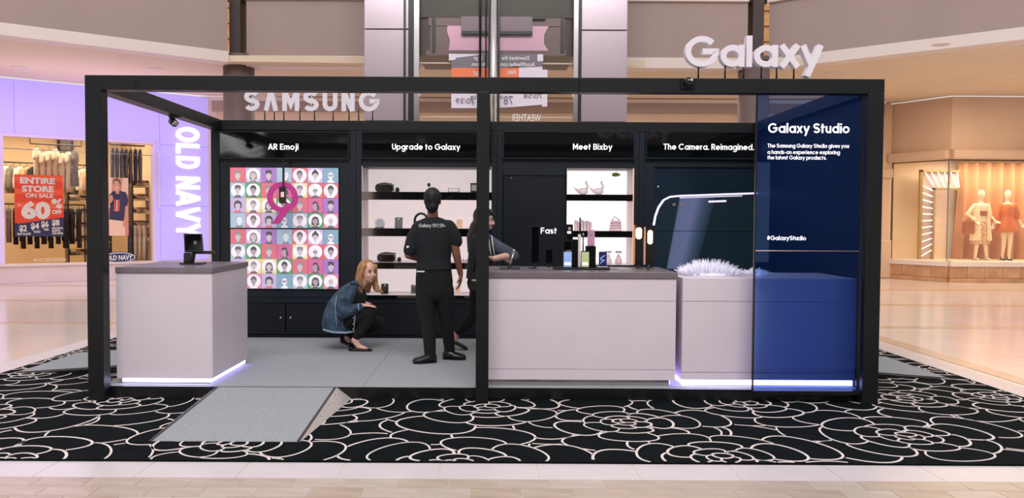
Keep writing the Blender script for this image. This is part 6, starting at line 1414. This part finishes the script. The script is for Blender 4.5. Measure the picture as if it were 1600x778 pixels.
# ---- mannequins in the right window
M['mann'] = mat('ivory_mannequin', (244, 226, 200), .4, var=.02); M['dorange'] = mat('orange_dress', (212, 116, 58), .8, var=.08, vscale=6); M['coatw'] = mat('ivory_coat', (246, 226, 196), .8, var=.05, vscale=6); M['printp'] = mat('printed_skirt', (196, 140, 96), .8, var=.5, vscale=16, c2=(236, 208, 176)); M['tanbag'] = mat('tan_bag', (176, 104, 60), .6, var=.1)
def mannequin(X, Y, zb, rz, lb, kind):
    t = thing('mannequin', lb, 'mannequin', (X, Y, zb), rz); mb = MB()
    mb.ell((0, -.0, 1.70), (.075, .095, .115), 16, 12); mb.ell((0, -.04, 1.64), (.05, .06, .06), 12, 8); mb.cap((0, .01, 1.5), .045, (0, .0, 1.62), .045)
    mb.vloft([(0, 0, .86, .13, .09), (0, 0, .95, .165, .11), (0, 0, 1.08, .12, .085), (0, 0, 1.25, .155, .1), (0, 0, 1.4, .17, .09), (0, 0, 1.48, .09, .06)], 16); mb.cap((-.17, 0, 1.42), .045, (.17, 0, 1.42), .045)
    legs = (((-.085, 0, .88), (-.10, -.02, .48), (-.13, 0, .08)), ((.085, 0, .88), (.11, -.03, .48), (.17, -.02, .08))) if kind == 'coat' else (((-.08, 0, .88), (-.07, -.02, .48), (-.085, .02, .08)), ((.08, 0, .88), (.075, -.02, .48), (.04, -.05, .08)))
    for a, b, c in legs: mb.chain([(a, .085), (b, .055), (c, .035)]); mb.chain([((c[0], c[1] + .03, .045), .035), ((c[0], c[1] - .12, .03), .028)])
    if kind == 'coat': arms = (((-.18, 0, 1.42), (-.36, .02, 1.16), (-.2, -.08, 1.0)), ((.18, 0, 1.42), (.25, -.02, 1.15), (.3, -.12, 1.02)))
    else: arms = (((-.18, 0, 1.42), (-.28, .0, 1.14), (-.36, -.06, .9)), ((.18, 0, 1.42), (.25, .02, 1.14), (.33, -.04, .92)))
    for a, b, c in arms: mb.chain([(a, .045), (b, .036), (c, .026)]); hand_shape(mb, c, (Vector(c) - Vector(b)) + Vector((.1 if c[0] > 0 else -.1, -.1, 0)), (0, -1, 0), 1 if c[0] > 0 else -1, 1.0, .2)
    def lb_(nm, m, mt, vx=.016):
        me = m.mesh(nm, mt); tmp = bpy.data.objects.new('tmp', me); COL.objects.link(tmp); r_ = tmp.modifiers.new('r', 'REMESH'); r_.mode = 'VOXEL'; r_.voxel_size = vx; r_.use_smooth_shade = True; s_ = tmp.modifiers.new('s', 'SMOOTH'); s_.iterations = 3
        dg = bpy.context.evaluated_depsgraph_get(); out = bpy.data.meshes.new_from_object(tmp.evaluated_get(dg)); out.name = nm; bpy.data.objects.remove(tmp); return link(nm, out, t)
    lb_('figure', mb, 'mann', .013)
    if kind == 'dress':
        m = MB(); m.vloft([(0, 0, .72, .27, .17), (0, 0, .9, .23, .15), (0, 0, 1.1, .165, .12), (0, 0, 1.25, .175, .12), (0, 0, 1.38, .18, .11), (0, 0, 1.45, .14, .08)], 18); m.chain([((-.17, 0, 1.41), .07), ((-.25, 0, 1.2), .09), ((-.28, 0, 1.06), .10)]); m.chain([((.17, 0, 1.41), .07), ((.24, .01, 1.2), .075), ((.25, .01, 1.12), .075)]); lb_('dress', m, 'dorange')
        for c in (legs[0][2], legs[1][2]): m = MB(); m.chain([((c[0], c[1] + .03, .03), .04), ((c[0], c[1] - .14, .02), .032)]); m.cap((c[0], c[1] + .02, .06), .042, (c[0], c[1] + .02, .09), .042); lb_('sandal', m, 'ink')
    else:
        m = MB(); m.vloft([(0, 0, .42, .27, .16), (0, 0, .55, .235, .14), (0, 0, .9, .18, .125), (0, 0, 1.02, .14, .1)], 18); lb_('printed_skirt', m, 'printp')
        for s0, s1 in ((-.23, -.06), (.1, .2)):
            c_ = (s0 + s1) / 2; w_ = (s1 - s0) / 2; m = MB(); m.vloft([(c_ - .02 if s0 < 0 else c_ + .02, -.03, .5, w_ + .04, .15), (c_, -.01, .9, w_ + .02, .135), (c_, 0, 1.2, w_, .12), (c_ * .9, 0, 1.44, w_ * .8, .09)], 14)
            if s0 < 0: m.chain([((-.18, 0, 1.41), .06), ((-.36, .02, 1.17), .055), ((-.24, -.06, 1.03), .045)])
            else: m.chain([((.18, 0, 1.41), .06), ((.25, -.02, 1.17), .05)])
            lb_('long_coat', m, 'coatw')
        m = MB(); m.vloft([(0, -.01, 1.14, .125, .1), (0, -.01, 1.28, .16, .115)], 16); lb_('bandeau_top', m, 'tanbag')
    MB().tube([(0, .05, 0), (0, .05, .012)], .16, 20).build('stand_plate', 'chrome', t, local=True)
    return t
zb = ZW0 - .01; MYw = 14.75
a = at(1531, 400, MYw); mannequin(a.x, MYw, zb, .1, 'ivory mannequin in long cream coat with hand on hip', 'coat')
x = at(1508, 345, MYw).x; t = thing('tan_handbag', 'tan handbag hanging from the coat mannequin arm', 'handbag', (x, MYw - .12, zb + .78)); MB().rbox(x - .12, x + .16, MYw - .16, MYw - .08, zb + .68, zb + 1.0, .04).build('bag_body', 'tanbag', t); MB().tube([(x - .06, MYw - .12, zb + .98), (x + .02, MYw - .12, zb + 1.1), (x + .1, MYw - .12, zb + .98)], .012, 6).build('handle', 'tanbag', t)
a = at(1572, 400, MYw); mannequin(a.x, MYw, zb, -.12, 'ivory mannequin in short orange dress and black sandals', 'dress')
